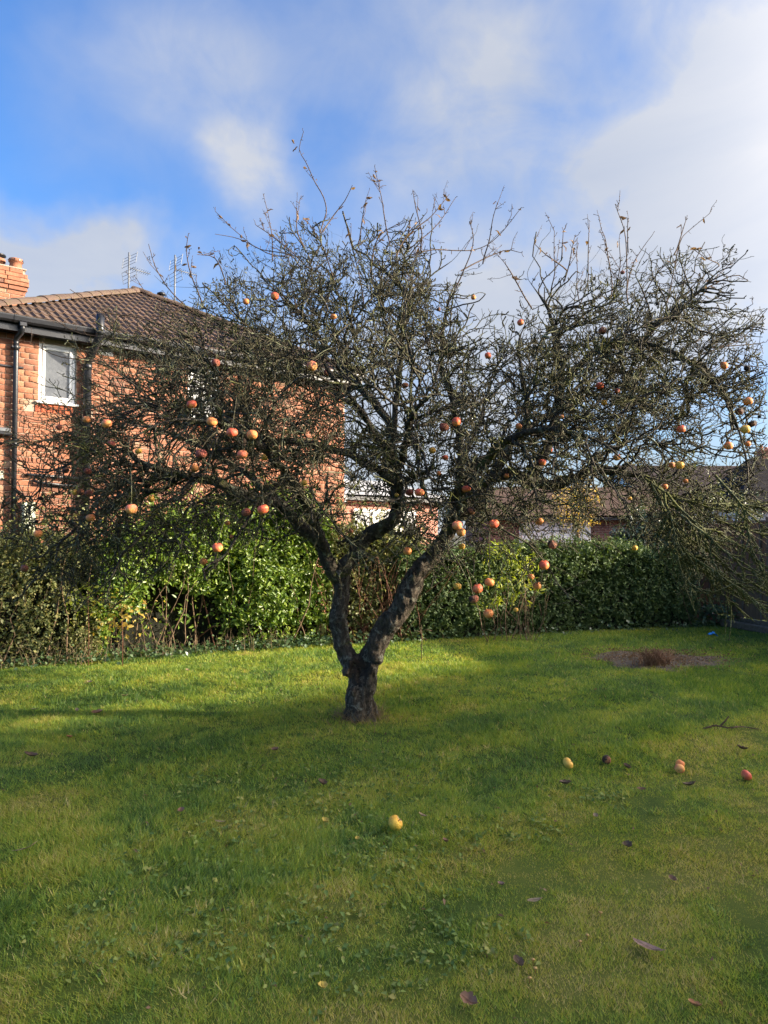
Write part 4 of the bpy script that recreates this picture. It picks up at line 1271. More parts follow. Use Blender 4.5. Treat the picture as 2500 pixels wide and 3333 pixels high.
def build_autumn_tree():
    b = P(1885, 1738, 19.0)
    root = empty('autumn_tree', (b.x, b.y, 0))
    pts = [(0, 0, 0), (.03, 0, .8), (-.03, .02, 1.6), (.04, 0, 2.6)]
    obj('trunk', tube_mesh('trunk', pts, [.07, .06, .045, .02], 8), M['stem'], root)
    r = np.random.default_rng(5)
    n = 1100
    d = unit(r.normal(0, 1, (n, 3))) * (r.random(n) ** 0.45)[:, None] * np.array([.75, .7, .75]) + np.array([0, 0, 2.35])
    d = d[vnoise(d[:, 0] * 2 + d[:, 1], d[:, 2], 2.2, 3) > .42]
    V, F, rnd = leaf_cloud(d, r.normal(0, 1, d.shape), .07, .6, .2, .8, 8)
    tag(obj('crown', arr_mesh('crown', V, F, False, {'rnd': rnd}), M['autumn'], root), kind='stuff')
    tag(root, 'small tree with yellow autumn leaves seen through the branches above the garage', 'tree')
build_autumn_tree()

def hedge_foot():
    """ivy, dry stalks and litter along the foot of the hedge"""
    r = np.random.default_rng(77)
    fx = [-6.0, -4.45, -1.5, 0.4, 4.3, 5.4]; fy = [7.4, 8.05, 9.6, 10.15, 11.45, 11.7]
    n = 4200
    x = r.uniform(-5.6, 5.5, n); y = np.interp(x, fx, fy) + r.normal(0.12, .13, n)
    kp = r.random(n) < np.where(x < 0.2, .95, .3) * (0.3 + vnoise(x, y, 1.8, 6))
    x, y = x[kp], y[kp]
    C = np.stack([x, y, 0.02 + np.abs(r.normal(0, .07, len(x)))], 1)
    V, F, rnd = leaf_cloud(C, np.tile([0, -.4, 1.0], (len(C), 1)), .05, .8, .12, .5, 4)
    tag(obj('ivy', arr_mesh('ivy', V, F, False, {'rnd': rnd}), M['ivy']), 'low ivy and weeds creeping along the foot of the hedges', 'ivy', kind='stuff')
    n = 200
    x = r.uniform(-4.6, -1.3, n); y = np.interp(x, fx, fy) + r.normal(.2, .12, n)
    k = 4; u = np.linspace(0, 1, k)[None, :]
    H = r.uniform(.08, .36, n)
    lean = r.normal(0, .5, (n, 2)) * H[:, None]
    Pn = np.stack([x[:, None] + lean[:, :1] * u ** 1.4, y[:, None] + lean[:, 1:] * .7 * u ** 1.4, H[:, None] * u - .01], -1)
    V, F = tube_batch(Pn, np.full((n, k), .0032) * (1.2 - u), 3)
    tag(obj('dry_stalks', arr_mesh('dry_stalks', V, F, True), M['straw']), 'thin pale dry stalks standing along the foot of the left hedges', 'stalks', kind='stuff')
hedge_foot()
def bramble_canes():
    root = empty('bramble_cane', G(690, 2112))
    b = root.location
    for k, pl in enumerate(([(700, 2112), (670, 1980), (640, 1850), (615, 1760)], [(655, 1920), (610, 1900), (560, 1870)], [(640, 2080), (690, 2040), (760, 2030)])):
        pts = [P(px, py, b.y - .05) - b for px, py in pl]
        obj('cane', tube_mesh('cane', pts, [.011, .009, .007, .004][:len(pts)], 6), M['redstem'], root)
    tag(root, 'red-brown bramble cane arching up in front of the dark hedge hollow', 'cane')
    for (px, py, mt, lb, n, sd) in ((285, 1945, 'yellow_leaf', 'lime-yellow leafy sprig in the scrub below the left branches', 110, 1), (395, 2000, 'autumn', 'golden autumn sprig beside the dark hedge hollow', 130, 2)):
        c = P(px, py, 8.35)
        r2 = empty('leafy_sprig', (c.x, c.y, 0))
        obj('stem', tube_mesh('stem', [(0, .05, 0), (.02, 0, c.z * .5), (0, 0, c.z + .1)], [.006, .005, .003], 5), M['redstem'], r2)
        rr = np.random.default_rng(sd)
        C = rr.normal(0, 1, (n, 3)) * np.array([.16, .08, .14]) + np.array([0, 0, c.z])
        V, F, rnd = leaf_cloud(C, np.tile([0, -.5, .8], (n, 1)), .055, .6, .2, .6, sd)
        tag(obj('leaves', arr_mesh('leaves', V, F, False, {'rnd': rnd}), M[mt], r2), kind='stuff')
        tag(r2, lb, 'sprig')
bramble_canes()
def leafy_plant():
    g = G(2340, 2035)
    root = empty('leafy_weed', (g.x, g.y, 0))
    r = np.random.default_rng(9)
    n = 420
    C = r.normal(0, 1, (n, 3)) * np.array([.33, .15, .11]) + np.array([0, 0, .2]); C[:, 2] = np.abs(C[:, 2])
    V, F, rnd = leaf_cloud(C, np.tile([0, -.5, .9], (n, 1)), .085, .6, .2, .5, 3)
    tag(obj('leaves', arr_mesh('leaves', V, F, False, {'rnd': rnd}), M['ivy'], root), kind='stuff')
    tag(root, 'clump of broad dark leaves on the ground where hedge and fence meet', 'plant')
leafy_plant()

# ------------------------------------------------------------------ apples: pixel, pixel, size in pixels, kind, where it hangs
# kinds: r red, o orange, p pink and orange, y yellow, w wrinkled red-brown, b brown and rotten, k black and shrivelled, h broken open
APPLES = [
 (624, 1316, 32, 'r', 'in front of the left crown, right of the upstairs window'),
 (690, 1372, 34, 'o', 'before the white window seen through the left crown'),
 (756, 1408, 36, 'r', 'with a leaf beside it, left of the orange apple in the left crown'),
 (821, 1415, 36, 'o', 'right of the leafed red apple in the left crown'),
 (655, 1477, 35, 'w', 'low in the left crown, below the white window'),
 (789, 1479, 33, 'p', 'just under the pair of large apples in the left crown'),
 (863, 1488, 24, 'y', 'alone above the left limb'),
 (633, 1524, 27, 'o', 'small and low, under the wrinkled one in the left crown'),
 (801, 1667, 31, 'w', 'below the left limb, left of the brightest red one'),
 (856, 1658, 38, 'r', 'directly beneath the left limb, the largest there'),
 (740, 1703, 19, 'o', 'tiny, over the top edge of the bright privet'),
 (752, 1747, 16, 'b', 'tiny and dark against the bright privet'),
 (708, 1782, 35, 'r', 'against the bright privet, lowest large red one on the left'),
 (663, 1828, 25, 'o', 'lowest one hanging before the bright privet'),
 (990, 1571, 20, 'y', 'small, in the gap right of the left limb'),
 (193, 1391, 22, 'w', 'at the left edge of the crown, level with the bulkhead lamp'),
 (282, 1365, 25, 'o', 'dull, just under the soldier course of the upstairs window'),
 (348, 1379, 31, 'p', 'right of the dull orange one under the upstairs window'),
 (451, 1469, 21, 'y', 'small, in the dense left crown'),
 (362, 1446, 25, 'w', 'half hidden in the dense left crown'),
 (214, 1531, 22, 'b', 'at the outer left crown by the waste pipes'),
 (286, 1534, 22, 'w', 'right of the brown one by the waste pipes'),
 (244, 1602, 20, 'y', 'leftmost of a cluster of three at the outer left'),
 (262, 1602, 24, 'b', 'middle of the cluster of three at the outer left'),
 (289, 1606, 26, 'w', 'right-hand one of the cluster of three at the outer left'),
 (428, 1657, 36, 'p', 'large, hanging clear below the left crown'),
 (295, 1685, 29, 'o', 'below the cluster of three at the outer left'),
 (491, 1624, 24, 'y', 'right of the large pink one below the left crown'),
 (124, 1737, 29, 'o', 'low at the far left above the scrub'),
 (133, 1623, 15, 'k', 'tiny, by the meter box'),
 (118, 1698, 15, 'k', 'tiny, above the far left orange one'),
 (80, 1850, 25, 'w', 'lowest at the far left, against the scrub'),
 (3, 1443, 13, 'k', 'tiny, at the very left edge of the picture'),
 (702, 1181, 29, 'w', 'high in the left crown below the roof eaves'),
 (801, 982, 22, 'o', 'upper left crown, left of a redder one against the sky'),
 (894, 964, 27, 'r', 'upper left crown against the sky, highest on that side'),
 (1085, 1031, 22, 'o', 'alone in the upper middle crown'),
 (1015, 1191, 36, 'h', 'large, yellow with a torn red top in the middle crown'),
 (1065, 1213, 24, 'w', 'half rotten, right of the torn yellow one'),
 (1541, 968, 17, 'o', 'small, high between the two halves of the crown'),
 (1428, 1007, 14, 'b', 'small and dark in the upper middle crown'),
 (1588, 1157, 22, 'r', 'between the two halves of the crown'),
 (1694, 1050, 22, 'r', 'at the left of the right crown, against the sky'),
 (1319, 1254, 22, 'b', 'shrivelled, over the sky gap in the middle'),
 (1445, 1391, 30, 'w', 'left one of a pair in the centre of the crown'),
 (1486, 1373, 32, 'r', 'right one of a pair in the centre of the crown'),
 (1407, 1466, 24, 'y', 'centre of the crown, below the pair'),
 (1449, 1489, 21, 'r', 'small and bright, right of the yellow central one'),
 (1428, 1541, 16, 'o', 'small, in the centre under the bright red one'),
 (1333, 1603, 27, 'w', 'mauve, touching a red one above the upright limb'),
 (1365, 1603, 33, 'r', 'touching the mauve wrinkled one beside the upright limb'),
 (1291, 1611, 13, 'y', 'tiny, on the upright limb'),
 (1488, 1710, 34, 'p', 'upper of two touching ones on the right stem'),
 (1500, 1732, 30, 'o', 'lower of two touching ones on the right stem'),
 (1143, 1728, 18, 'b', 'small, above the fork of the left stem'),
 (1966, 1310, 20, 'y', 'small, in the middle of the right crown'),
 (1688, 1387, 22, 'o', 'left part of the right crown'),
 (1828, 1357, 16, 'h', 'small pink remnant in the right crown'),
 (1789, 1463, 21, 'r', 'with a grey leaf, above the level right limb'),
 (1765, 1505, 26, 'r', 'just above the level right limb'),
 (1648, 1549, 16, 'o', 'small, at the root of the level right limb'),
 (1518, 1591, 29, 'r', 'with a dark eye, right of the stem top'),
 (1533, 1663, 30, 'b', 'right of the right stem, above the pair'),
 (1608, 1705, 33, 'r', 'half yellow, left of the white garage door'),
 (1756, 1698, 26, 'o', 'in front of the white garage door'),
 (1798, 1772, 32, 'b', 'red-brown at the foot of the white garage door'),
 (1771, 1839, 32, 'r', 'cracked, before the top of the dark hedge'),
 (1728, 1877, 21, 'o', 'small, over the yellow-green spray'),
 (1747, 1906, 29, 'o', 'right of the yellow-green spray, lowest there'),
 (1593, 1895, 32, 'o', 'upper right of a low hanging group of four'),
 (1555, 1916, 33, 'r', 'middle of a low hanging group of four'),
 (1542, 1950, 34, 'b', 'with a rotten patch, under the red one of the low group'),
 (1590, 1997, 31, 'o', 'lowest hanging on the whole tree'),
 (1489, 1908, 27, 'y', 'left of the low hanging group'),
 (1503, 1779, 22, 'y', 'under the touching pair right of the right stem'),
 (1326, 1794, 29, 'o', 'in the fork between the stems'),
 (2357, 1190, 24, 'o', 'upper right edge of the crown'),
 (2431, 1199, 19, 'k', 'upper right edge, against the open sky'),
 (2435, 1306, 29, 'o', 'largest at the right edge, against the sky'),
 (2407, 1340, 26, 'b', 'dark, under the large one at the right edge'),
 (2426, 1397, 31, 'y', 'brown-sided, in the cluster at the right edge'),
 (2449, 1379, 26, 'b', 'dark, behind the yellow one at the right edge'),
 (2472, 1356, 11, 'k', 'tiny, outermost at the right edge'),
 (2217, 1397, 29, 'r', 'deep red with a torn top in the right crown'),
 (2371, 1451, 29, 'o', 'lower right crown against the sky'),
 (2434, 1445, 19, 'o', 'small, above the distant chimney'),
 (2212, 1514, 30, 'y', 'right one of a pair over the slate roof'),
 (2187, 1513, 22, 'h', 'left one of a pair over the slate roof'),
 (2232, 1566, 15, 'o', 'small, over the slate roof'),
 (2164, 1584, 19, 'o', 'at the drooping end of the level right limb'),
 (2050, 1623, 13, 'y', 'tiny, before the garage roof'),
 (2008, 1272, 20, 'w', 'centre of the right crown'),
 (2008, 1489, 24, 'h', 'above the level right limb, half eaten'),
 (1962, 1076, 26, 'b', 'with a hole in it, high in the right crown'),
 (2026, 887, 14, 'w', 'highest on the right crown'),
 (2140, 989, 12, 'k', 'tiny, high in the right crown'),
 (1952, 1255, 26, 'r', 'bright, middle of the right crown'),
 (2066, 1784, 19, 'y', 'over the dark hedge top near the laurel'),
 (1679, 1985, 16, 'y', 'tiny and green, low before the dark hedge'),
]
ADJ = {'r': 'red-flushed apple', 'o': 'orange apple', 'p': 'pink and orange apple', 'y': 'yellow apple', 'w': 'wrinkled dull red apple', 'b': 'rotting brown apple', 'k': 'black shrivelled apple', 'h': 'broken apple'}
AP = []
for (px, py, d, k, ph) in APPLES:
    if k in 'kbh' and d < 20 or d < 17: Y = 5.2 + 0.5 * random.random()
    else: Y = min(max(FPX * 0.064 / d, 4.2), 5.9)
    dia = d / FPX * Y
    AP.append((P(px, py, Y), dia, k, ph, px, py, d, Y))

# ------------------------------------------------------------------ the apple tree
Y0 = BASE.y
tree = empty('apple_tree', (0, 0, 0))
tree.location = (0, 0, 0)
tag(tree, 'old spreading apple tree, almost leafless, with forked mossy trunk and fruit', 'tree')

def catmull(pts, rad, step=0.06):
    pts = [np.array(p) for p in pts]
    Pp = [2 * pts[0] - pts[1]] + pts + [2 * pts[-1] - pts[-2]]
    out, ro = [], []
    for i in range(1, len(Pp) - 2):
        p0, p1, p2, p3 = Pp[i - 1:i + 3]
        n = max(2, int(np.linalg.norm(p2 - p1) / step))
        for j in range(n):
            t = j / n
            out.append(0.5 * ((2 * p1) + (-p0 + p2) * t + (2 * p0 - 5 * p1 + 4 * p2 - p3) * t ** 2 + (-p0 + 3 * p1 - 3 * p2 + p3) * t ** 3))
            ro.append(rad[i - 1] * (1 - t) + rad[i] * t)
    out.append(pts[-1]); ro.append(rad[-1])
    return np.array(out), np.array(ro)
def pxpath(rows):
    return [np.array(P(a, b, Y)) for a, b, Y, _ in rows], [r for *_, r in rows]

TRUNK = [
  [(1176, 2362, Y0, .148), (1175, 2325, Y0, .128), (1176, 2270, Y0, .122), (1177, 2210, Y0, .132), (1176, 2178, Y0, .135), (1174, 2160, Y0, .09)],
  [(1168, 2190, Y0, .10), (1140, 2145, Y0, .09), (1114, 2100, Y0, .079), (1104, 2011, Y0 - .02, .074), (1108, 1930, Y0 - .02, .073), (1112, 1878, Y0, .074), (1110, 1850, Y0, .05)],
  [(1190, 2190, Y0, .105), (1212, 2128, Y0, .1), (1250, 2055, Y0 - .05, .096), (1298, 1992, Y0 - .1, .088), (1338, 1915, Y0 - .12, .083), (1380, 1838, Y0 - .12, .078), (1423, 1788, Y0 - .1, .072), (1455, 1735, Y0 - .08, .064), (1470, 1690, Y0 - .06, .05)],
]
LIMBS = [
  # left stem's limbs
  [(1110, 1890, Y0, .05), (1080, 1840, 5.95, .058), (1040, 1772, 5.9, .056), (982, 1708, 5.85, .053), (907, 1646, 5.8, .05), (801, 1605, 5.7, .045), (700, 1568, 5.6, .04), (590, 1545, 5.55, .034), (470, 1510, 5.5, .028), (360, 1450, 5.5, .022), (270, 1400, 5.5, .016)],
  [(1112, 1890, Y0, .06), (1135, 1820, 6.0, .068), (1175, 1757, 6.0, .064), (1230, 1728, 6.0, .06), (1275, 1708, 6.0, .058), (1290, 1660, 6.02, .056), (1290, 1590, 6.05, .054), (1280, 1500, 6.1, .05), (1270, 1410, 6.15, .046), (1262, 1352, 6.2, .043), (1190, 1281, 6.25, .038), (1130, 1215, 6.3, .034), (1050, 1110, 6.35, .028), (970, 1010, 6.4, .022), (880, 930, 6.4, .016)],
  [(1288, 1580, 6.05, .045), (1230, 1525, 6.05, .044), (1130, 1480, 6.0, .042), (1000, 1445, 5.95, .038), (890, 1436, 5.9, .034), (780, 1410, 5.9, .03), (640, 1350, 5.9, .024), (500, 1290, 5.9, .018), (400, 1220, 5.9, .012)],
  [(1272, 1440, 6.12, .034), (1290, 1320, 6.1, .032), (1300, 1190, 6.1, .03), (1310, 1080, 6.1, .027), (1345, 980, 6.1, .023), (1400, 900, 6.1, .018), (1470, 850, 6.1, .013)],
  [(1280, 1520, 6.08, .03), (1205, 1386, 5.8, .027), (1145, 1296, 5.6, .025), (1080, 1220, 5.5, .022), (1040, 1130, 5.5, .018), (1010, 1030, 5.5, .013)],
  # right stem's limbs
  [(1462, 1715, Y0 - .07, .05), (1486, 1627, 5.9, .048), (1500, 1540, 5.95, .044), (1492, 1430, 6.0, .04), (1470, 1300, 6.0, .036), (1442, 1190, 6.05, .032), (1440, 1080, 6.1, .027), (1460, 980, 6.1, .021), (1490, 900, 6.1, .015)],
  [(1458, 1730, Y0 - .07, .055), (1490, 1660, 5.85, .054), (1545, 1592, 5.8, .053), (1625, 1555, 5.75, .052), (1726, 1556, 5.7, .054), (1801, 1574, 5.65, .046), (1862, 1550, 5.6, .036), (1922, 1537, 5.6, .032), (2000, 1537, 5.55, .03), (2090, 1548, 5.5, .027), (2140, 1582, 5.5, .024), (2185, 1650, 5.45, .02), (2225, 1730, 5.45, .016), (2280, 1810, 5.4, .012)],
  [(1735, 1558, 5.7, .05), (1772, 1490, 5.75, .046), (1800, 1420, 5.8, .044), (1823, 1281, 5.85, .042), (1818, 1130, 5.9, .034), (1785, 1010, 5.9, .025), (1720, 910, 5.9, .016)],
  [(1822, 1270, 5.85, .034), (1890, 1180, 5.85, .033), (1990, 1128, 5.8, .032), (2090, 1108, 5.8, .03), (2150, 1055, 5.75, .026), (2251, 975, 5.7, .02), (2320, 900, 5.7, .014), (2350, 870, 5.7, .01)],
  [(1600, 1560, 5.77, .04), (1670, 1440, 5.9, .037), (1715, 1350, 6.0, .034), (1700, 1220, 6.1, .03), (1690, 1120, 6.1, .024), (1715, 1040, 6.1, .017)],
  [(2085, 1110, 5.8, .026), (2200, 1150, 5.7, .024), (2310, 1230, 5.65, .021), (2385, 1350, 5.6, .018), (2425, 1480, 5.55, .015), (2445, 1640, 5.5, .011)],
  # limbs reaching towards and away from the camera
  [(1085, 1845, 5.95, .04), (1000, 1650, 5.6, .036), (900, 1500, 5.2, .032), (740, 1390, 4.8, .026), (560, 1370, 4.5, .02), (420, 1430, 4.35, .013)],
  [(1480, 1690, 5.85, .042), (1540, 1560, 5.5, .036), (1640, 1440, 5.1, .031), (1780, 1400, 4.75, .025), (1950, 1440, 4.5, .018), (2080, 1540, 4.4, .012)],
  [(1288, 1650, 6.0, .034), (1310, 1480, 5.5, .03), (1340, 1360, 5.0, .025), (1400, 1290, 4.6, .019), (1480, 1290, 4.3, .013)],
  [(1280, 1560, 6.05, .036), (1230, 1420, 6.6, .033), (1120, 1300, 7.2, .028), (980, 1230, 7.8, .02), (860, 1200, 8.2, .012)],
  [(1500, 1560, 5.95, .038), (1640, 1450, 6.5, .034), (1800, 1340, 7.1, .028), (1960, 1270, 7.7, .02), (2100, 1270, 8.1, .012)],
  [(1000, 1730, 5.85, .036), (850, 1580, 6.4, .032), (680, 1470, 7.0, .026), (520, 1400, 7.5, .019), (400, 1380, 7.9, .012)],
  [(1500, 1500, 5.97, .03), (1560, 1380, 6.6, .027), (1600, 1230, 7.2, .022), (1640, 1150, 7.7, .014)],
]

def wobble(pts, rads, amp, seed):
    r = np.random.default_rng(seed)
    n = len(pts)
    w = r.normal(0, 1, (n, 3))
    for _ in range(2):
        w[1:-1] = (w[:-2] + w[1:-1] * 2 + w[2:]) / 4
    w[0] = 0
    return pts + w * (rads[:, None] * amp)

def build_trunk():
    bm = bmesh.new()
    for i, rows in enumerate(TRUNK):
        p, r = pxpath(rows)
        q, rr = catmull(p, r, 0.05)
        rr = rr * 0.9
        q = wobble(q, rr, 0.14, i)
        add_tube(bm, q, rr, 16)
    # burrs round the crotch and root flare
    rnd = random.Random(4)
    for (px, py, dy, r) in ((1150, 2160, -.06, .07), (1200, 2175, -.07, .065), (1128, 2140, -.02, .06), (1165, 2215, -.09, .05), (1222, 2140, -.06, .055), (1130, 2185, -.07, .05), (1150, 2250, -.1, .035)):
        c = P(px, py, Y0 + dy)
        bmesh.ops.create_icosphere(bm, subdivisions=2, radius=r, matrix=Matrix.Translation(c))
    for k in range(6):
        a = k * 1.05 + .3
        d = Vector((math.cos(a), math.sin(a), 0))
        b = Vector((BASE.x, Y0, 0))
        add_tube(bm, [b + d * .06 + Vector((0, 0, .16)), b + d * .11 + Vector((0, 0, .045)), b + d * .165 + Vector((0, 0, -.03))], [.045, .036, .02], 8)
    me = bm_mesh('trunk', bm)
    o = obj('trunk', me)
    md = o.modifiers.new('remesh', 'REMESH'); md.mode = 'VOXEL'; md.voxel_size = 0.011
    sm = o.modifiers.new('smooth', 'SMOOTH'); sm.iterations = 5; sm.factor = 0.6
    dg = bpy.context.evaluated_depsgraph_get()
    me2 = bpy.data.meshes.new_from_object(o.evaluated_get(dg))
    bpy.data.objects.remove(o, do_unlink=True)
    hol = np.array(P(1172, 2172, Y0 - .14)); hol2 = np.array(P(1160, 2215, Y0 - .13))
    n = len(me2.vertices)
    co = np.empty(n * 3, np.float32); me2.vertices.foreach_get('co', co); co = co.reshape(-1, 3)
    no = np.array([v.normal[:] for v in me2.vertices])
    disp = np.empty(n)
    for i in range(n):
        v = Vector(co[i])
        w = Vector((v.x * 9, v.y * 9, v.z * 4))
        disp[i] = 0.016 * mnoise.fractal(w, 1.0, 2.0, 4) + 0.011 * mnoise.ridged_multi_fractal(Vector((v.x * 24, v.y * 24, v.z * 8)), 1.0, 2.0, 3, 1.0, 2.0) - .008
        disp[i] += 0.012 * mnoise.noise(Vector((v.x * 4, v.y * 4, v.z * 3)))
    for h, rad, dep in ((hol, .075, .11), (hol2, .05, .075)):
        d = np.linalg.norm(co - h, axis=1)
        disp -= dep * np.exp(-(d / rad) ** 2)
    co = co + no * disp[:, None]
    me2.vertices.foreach_set('co', co.astype(np.float32).ravel())
    me2.polygons.foreach_set('use_smooth', np.ones(len(me2.polygons), bool))
    me2.materials.clear(); me2.materials.append(M['bark']); me2.materials.append(M['rotwood'])
    ct = np.empty(len(me2.polygons) * 3, np.float32); me2.polygons.foreach_get('center', ct); ct = ct.reshape(-1, 3)
    jit = np.array([mnoise.noise(Vector(c) * 30) for c in ct]) * .03
    mi = ((np.linalg.norm(ct - hol, axis=1) + jit < .105) | (np.linalg.norm(ct - hol2, axis=1) + jit < .07)).astype(np.int32)
    me2.polygons.foreach_set('material_index', mi)
    me2.update()
    t = obj('trunk', me2, None, tree)
    # a healed pruning cut: a rolled collar round a pale centre
    c = P(1102, 1868, Y0 - .085)
    bm = bmesh.new()
    q = []
    for i in range(19):
        a = i / 18 * 6.9; rr = .024 - .0012 * i * .9
        q.append(c + Vector((math.cos(a + .8) * rr, -.012 + .0006 * i, math.sin(a + .8) * rr * 1.1)))
    add_tube(bm, q, [.011 - .00035 * i for i in range(19)], 8)
    bmesh.ops.create_icosphere(bm, subdivisions=2, radius=.03, matrix=Matrix.Translation(c + Vector((0, .014, 0))))
    obj('pruning_scar', bm_mesh('pruning_scar', bm, True), M['cutwood'], t)
    return t
build_trunk()

def rough_tube(name, q, rr, k, seed, parent, mat):
    bm = bmesh.new(); add_tube(bm, q, rr, k)
    for v in bm.verts:
        i = np.argmin(np.abs(q - np.array(v.co)).sum(1)); r = rr[i]
        d = Vector(q[i]); dirn = (v.co - d)
        if dirn.length > 1e-6:
            v.co += dirn.normalized() * r * (0.45 * mnoise.noise(v.co * 11 + Vector((seed, 0, 0))) + 0.25 * mnoise.noise(v.co * 29))
    return obj(name, bm_mesh(name, bm, True), mat, parent)

NODES = []      # (pos, tangent, radius)
for i, rows in enumerate(LIMBS):
    p, r = pxpath(rows)
    r[-1] = 0.003; r[-2] *= 0.55; r[-3] *= 0.8
    q, rr = catmull(p, r, 0.045)
    rr = np.where(q[:, 2] > 2.2, rr * 0.8, rr)
    q = wobble(q, rr, 0.55, 40 + i)
    rough_tube('limb', q, rr, 10, i, tree, M['limb'])
    tg = unit(np.gradient(q, axis=0))
    for j in range(5, len(q)): NODES.append((q[j], tg[j], rr[j]))

DENS = {  # rows of 100 px from y=700, columns of 100 px from x=0
 700:  '0000000001221100000000000',
 800:  '0000000123444300000111110',
 900:  '0000013467777520002443320',
 1000: '0001124677888841135666542',
 1100: '0012356888778864457888743',
 1200: '0123467888643566678888854',
 1300: '1246789996533677788888854',
 1400: '2357899997667888777777744',
 1500: '2367777555455777555665543',
 1600: '3466654443323466433445532',
 1700: '3445443211111334222113331',
 1800: '2333211000000021100000110',
 1900: '1111000000000000000000000',
}
ROWS = sorted(DENS)
PROB = np.array([[int(c) for c in DENS[y]] for y in ROWS], float)
def sample_targets(n, rg, power=1.0, inner=0.0, up=0.0, clump=0.0):
    n_want = n
    n = int(n * (1 + 1.6 * clump))
    w = PROB ** power
    w = (w / w.sum()).ravel()
    cell = rg.choice(len(w), n, p=w)
    ry, rx = np.divmod(cell, 25)
    px = rx * 100 + rg.random(n) * 100; py = 700 + ry * 100 + rg.random(n) * 100
    half = 2.2 * np.sqrt(np.clip(1 - ((px - 1280) / 1320) ** 2, 0.02, 1)) + .25
    dome = np.interp(py, [700, 850, 1000, 1200, 1500, 1700, 2000], [.3, .5, .75, .95, 1.0, .85, .6])
    half = half * dome * (1 - inner)
    Yd = 5.95 + half * (rg.beta(1.15, 1.15, n) * 2 - 1)
    # keep the near hanging side a little shallower than the far side
    Yd = np.where(Yd < 5.95, 5.95 + (Yd - 5.95) * 0.8, Yd)
    x = (px - 1250) / FPX; v = (1666.5 - py) / FPX
    dx, dy, dz = x, CP - v * SP, SP + v * CP
    out = np.stack([dx / dy * Yd, Yd, CAMZ + dz / dy * Yd], 1)
    if clump > 0:               # old wood bunches into dense knots with open windows between
        c = np.array([mnoise.noise(Vector((p[0] * 2.1, p[1] * 1.5, p[2] * 2.1))) for p in out])
        kp = rg.random(n) < np.clip(0.38 + 2.3 * c, 0.02, 1)
        out, px, py = out[kp][:n_want], px[kp][:n_want], py[kp][:n_want]
    return out, px, py

def grow(targets, px, py, nodes, nseg, r_base, r_tip, rg, droop, wob, kmax=10, min_len=0.05, max_len=9, reach=1.0):
    pos = np.array([n[0] for n in nodes]); tan = np.array([n[1] for n in nodes]); rad = np.array([n[2] for n in nodes])
    kd = KDTree(len(pos))
    for i, p in enumerate(pos): kd.insert(p, i)
    kd.balance()
    ctr = np.array([0.15, 5.95, 1.9])
    src = np.empty(len(targets), int)
    ok = np.ones(len(targets), bool)
    for i, t in enumerate(targets):
        best, bs = -1, 1e9
        for co, j, d in kd.find_n(t, kmax):
            if d < min_len or d > max_len: continue
            o = t - ctr; o /= np.linalg.norm(o) + 1e-9
            a = (t - pos[j]) / d
            s = d * (1.25 - 0.45 * a.dot(o) - 0.25 * a.dot(tan[j]))
            if s < bs: bs, best = s, j
        if best < 0: ok[i] = False; best = 0
        src[i] = best
    targets, src, px, py = targets[ok], src[ok], px[ok], py[ok]
    P0 = pos[src]; T0 = tan[src]
    L = np.linalg.norm(targets - P0, axis=1)
    D = (targets - P0) / L[:, None]
    rnd = unit(rg.normal(0, 1, D.shape))
    d0 = unit(0.6 * D + 0.5 * T0 + 0.24 * rnd)
    out = targets - ctr; out[:, 2] *= 0.3; out = unit(out)
    dr = droop(targets, px, py)
    d1 = unit(0.7 * D + 0.55 * out + 0.22 * rnd + np.stack([np.zeros(len(L)), np.zeros(len(L)), dr], 1))
    Pa = P0 + d0 * (L * 0.38)[:, None]; Pb = targets - d1 * (L * 0.36)[:, None]
    u = np.linspace(0, 1, nseg + 1)[None, :, None]
    B = (1 - u) ** 3 * P0[:, None] + 3 * (1 - u) ** 2 * u * Pa[:, None] + 3 * (1 - u) * u ** 2 * Pb[:, None] + u ** 3 * targets[:, None]
    w = rg.normal(0, 1, B.shape); w[:, 1:-1] = (w[:, :-2] + 2 * w[:, 1:-1] + w[:, 2:]) / 4; w[:, 0] = 0
    B = B + w * (L * wob)[:, None, None]
    rb = np.minimum(r_base(L), rad[src] * 0.85)
    rt = np.minimum(r_tip, rb * 0.8)
    R = rb[:, None] + (rt - rb)[:, None] * np.linspace(0, 1, nseg + 1)[None, :] ** 0.8
    return B, R
def nodes_of(B, R, skip=1):
    T = unit(np.gradient(B, axis=1))
    m, n, _ = B.shape
    return [(B[i, j], T[i, j], R[i, j]) for i in range(m) for j in range(skip, n)]
def unhide(B, R, frac=0.6):
    """leave the fruit hanging clear: drop thin twigs that cross right in front of an apple"""
    B0, R0 = B, R
    f_ = np.linspace(0, 1, 5)[:-1]
    B = np.concatenate([B[:, :-1] * (1 - k_) + B[:, 1:] * k_ for k_ in f_] + [B[:, -1:]], axis=1)
    x, y = proj(B)
    bad = np.zeros(len(B), bool)
    for (p, dia, k, ph, ax, ay, d, Y) in AP:
        hit = (np.hypot(x - ax, y - ay) < d * frac + 3) & (B[..., 1] < Y - .0)
        bad |= hit.any(1)
        v = B - np.array(p); along = v @ np.array(SUN_DIR); off_ = np.linalg.norm(v - along[..., None] * np.array(SUN_DIR), axis=-1)
        bad |= ((along > 0) & (along < .5) & (off_ < dia * frac * .6)).any(1)
    kp = ~bad
    return B0[kp], R0[kp]

def droop_mid(t, px, py):
    return np.interp(py, [700, 1000, 1300, 1600, 1900], [.7, .45, .0, -.5, -.8])
def droop_fine(t, px, py):
    return np.interp(py, [700, 1000, 1300, 1600, 1900], [.9, .55, -.1, -.7, -1.1])

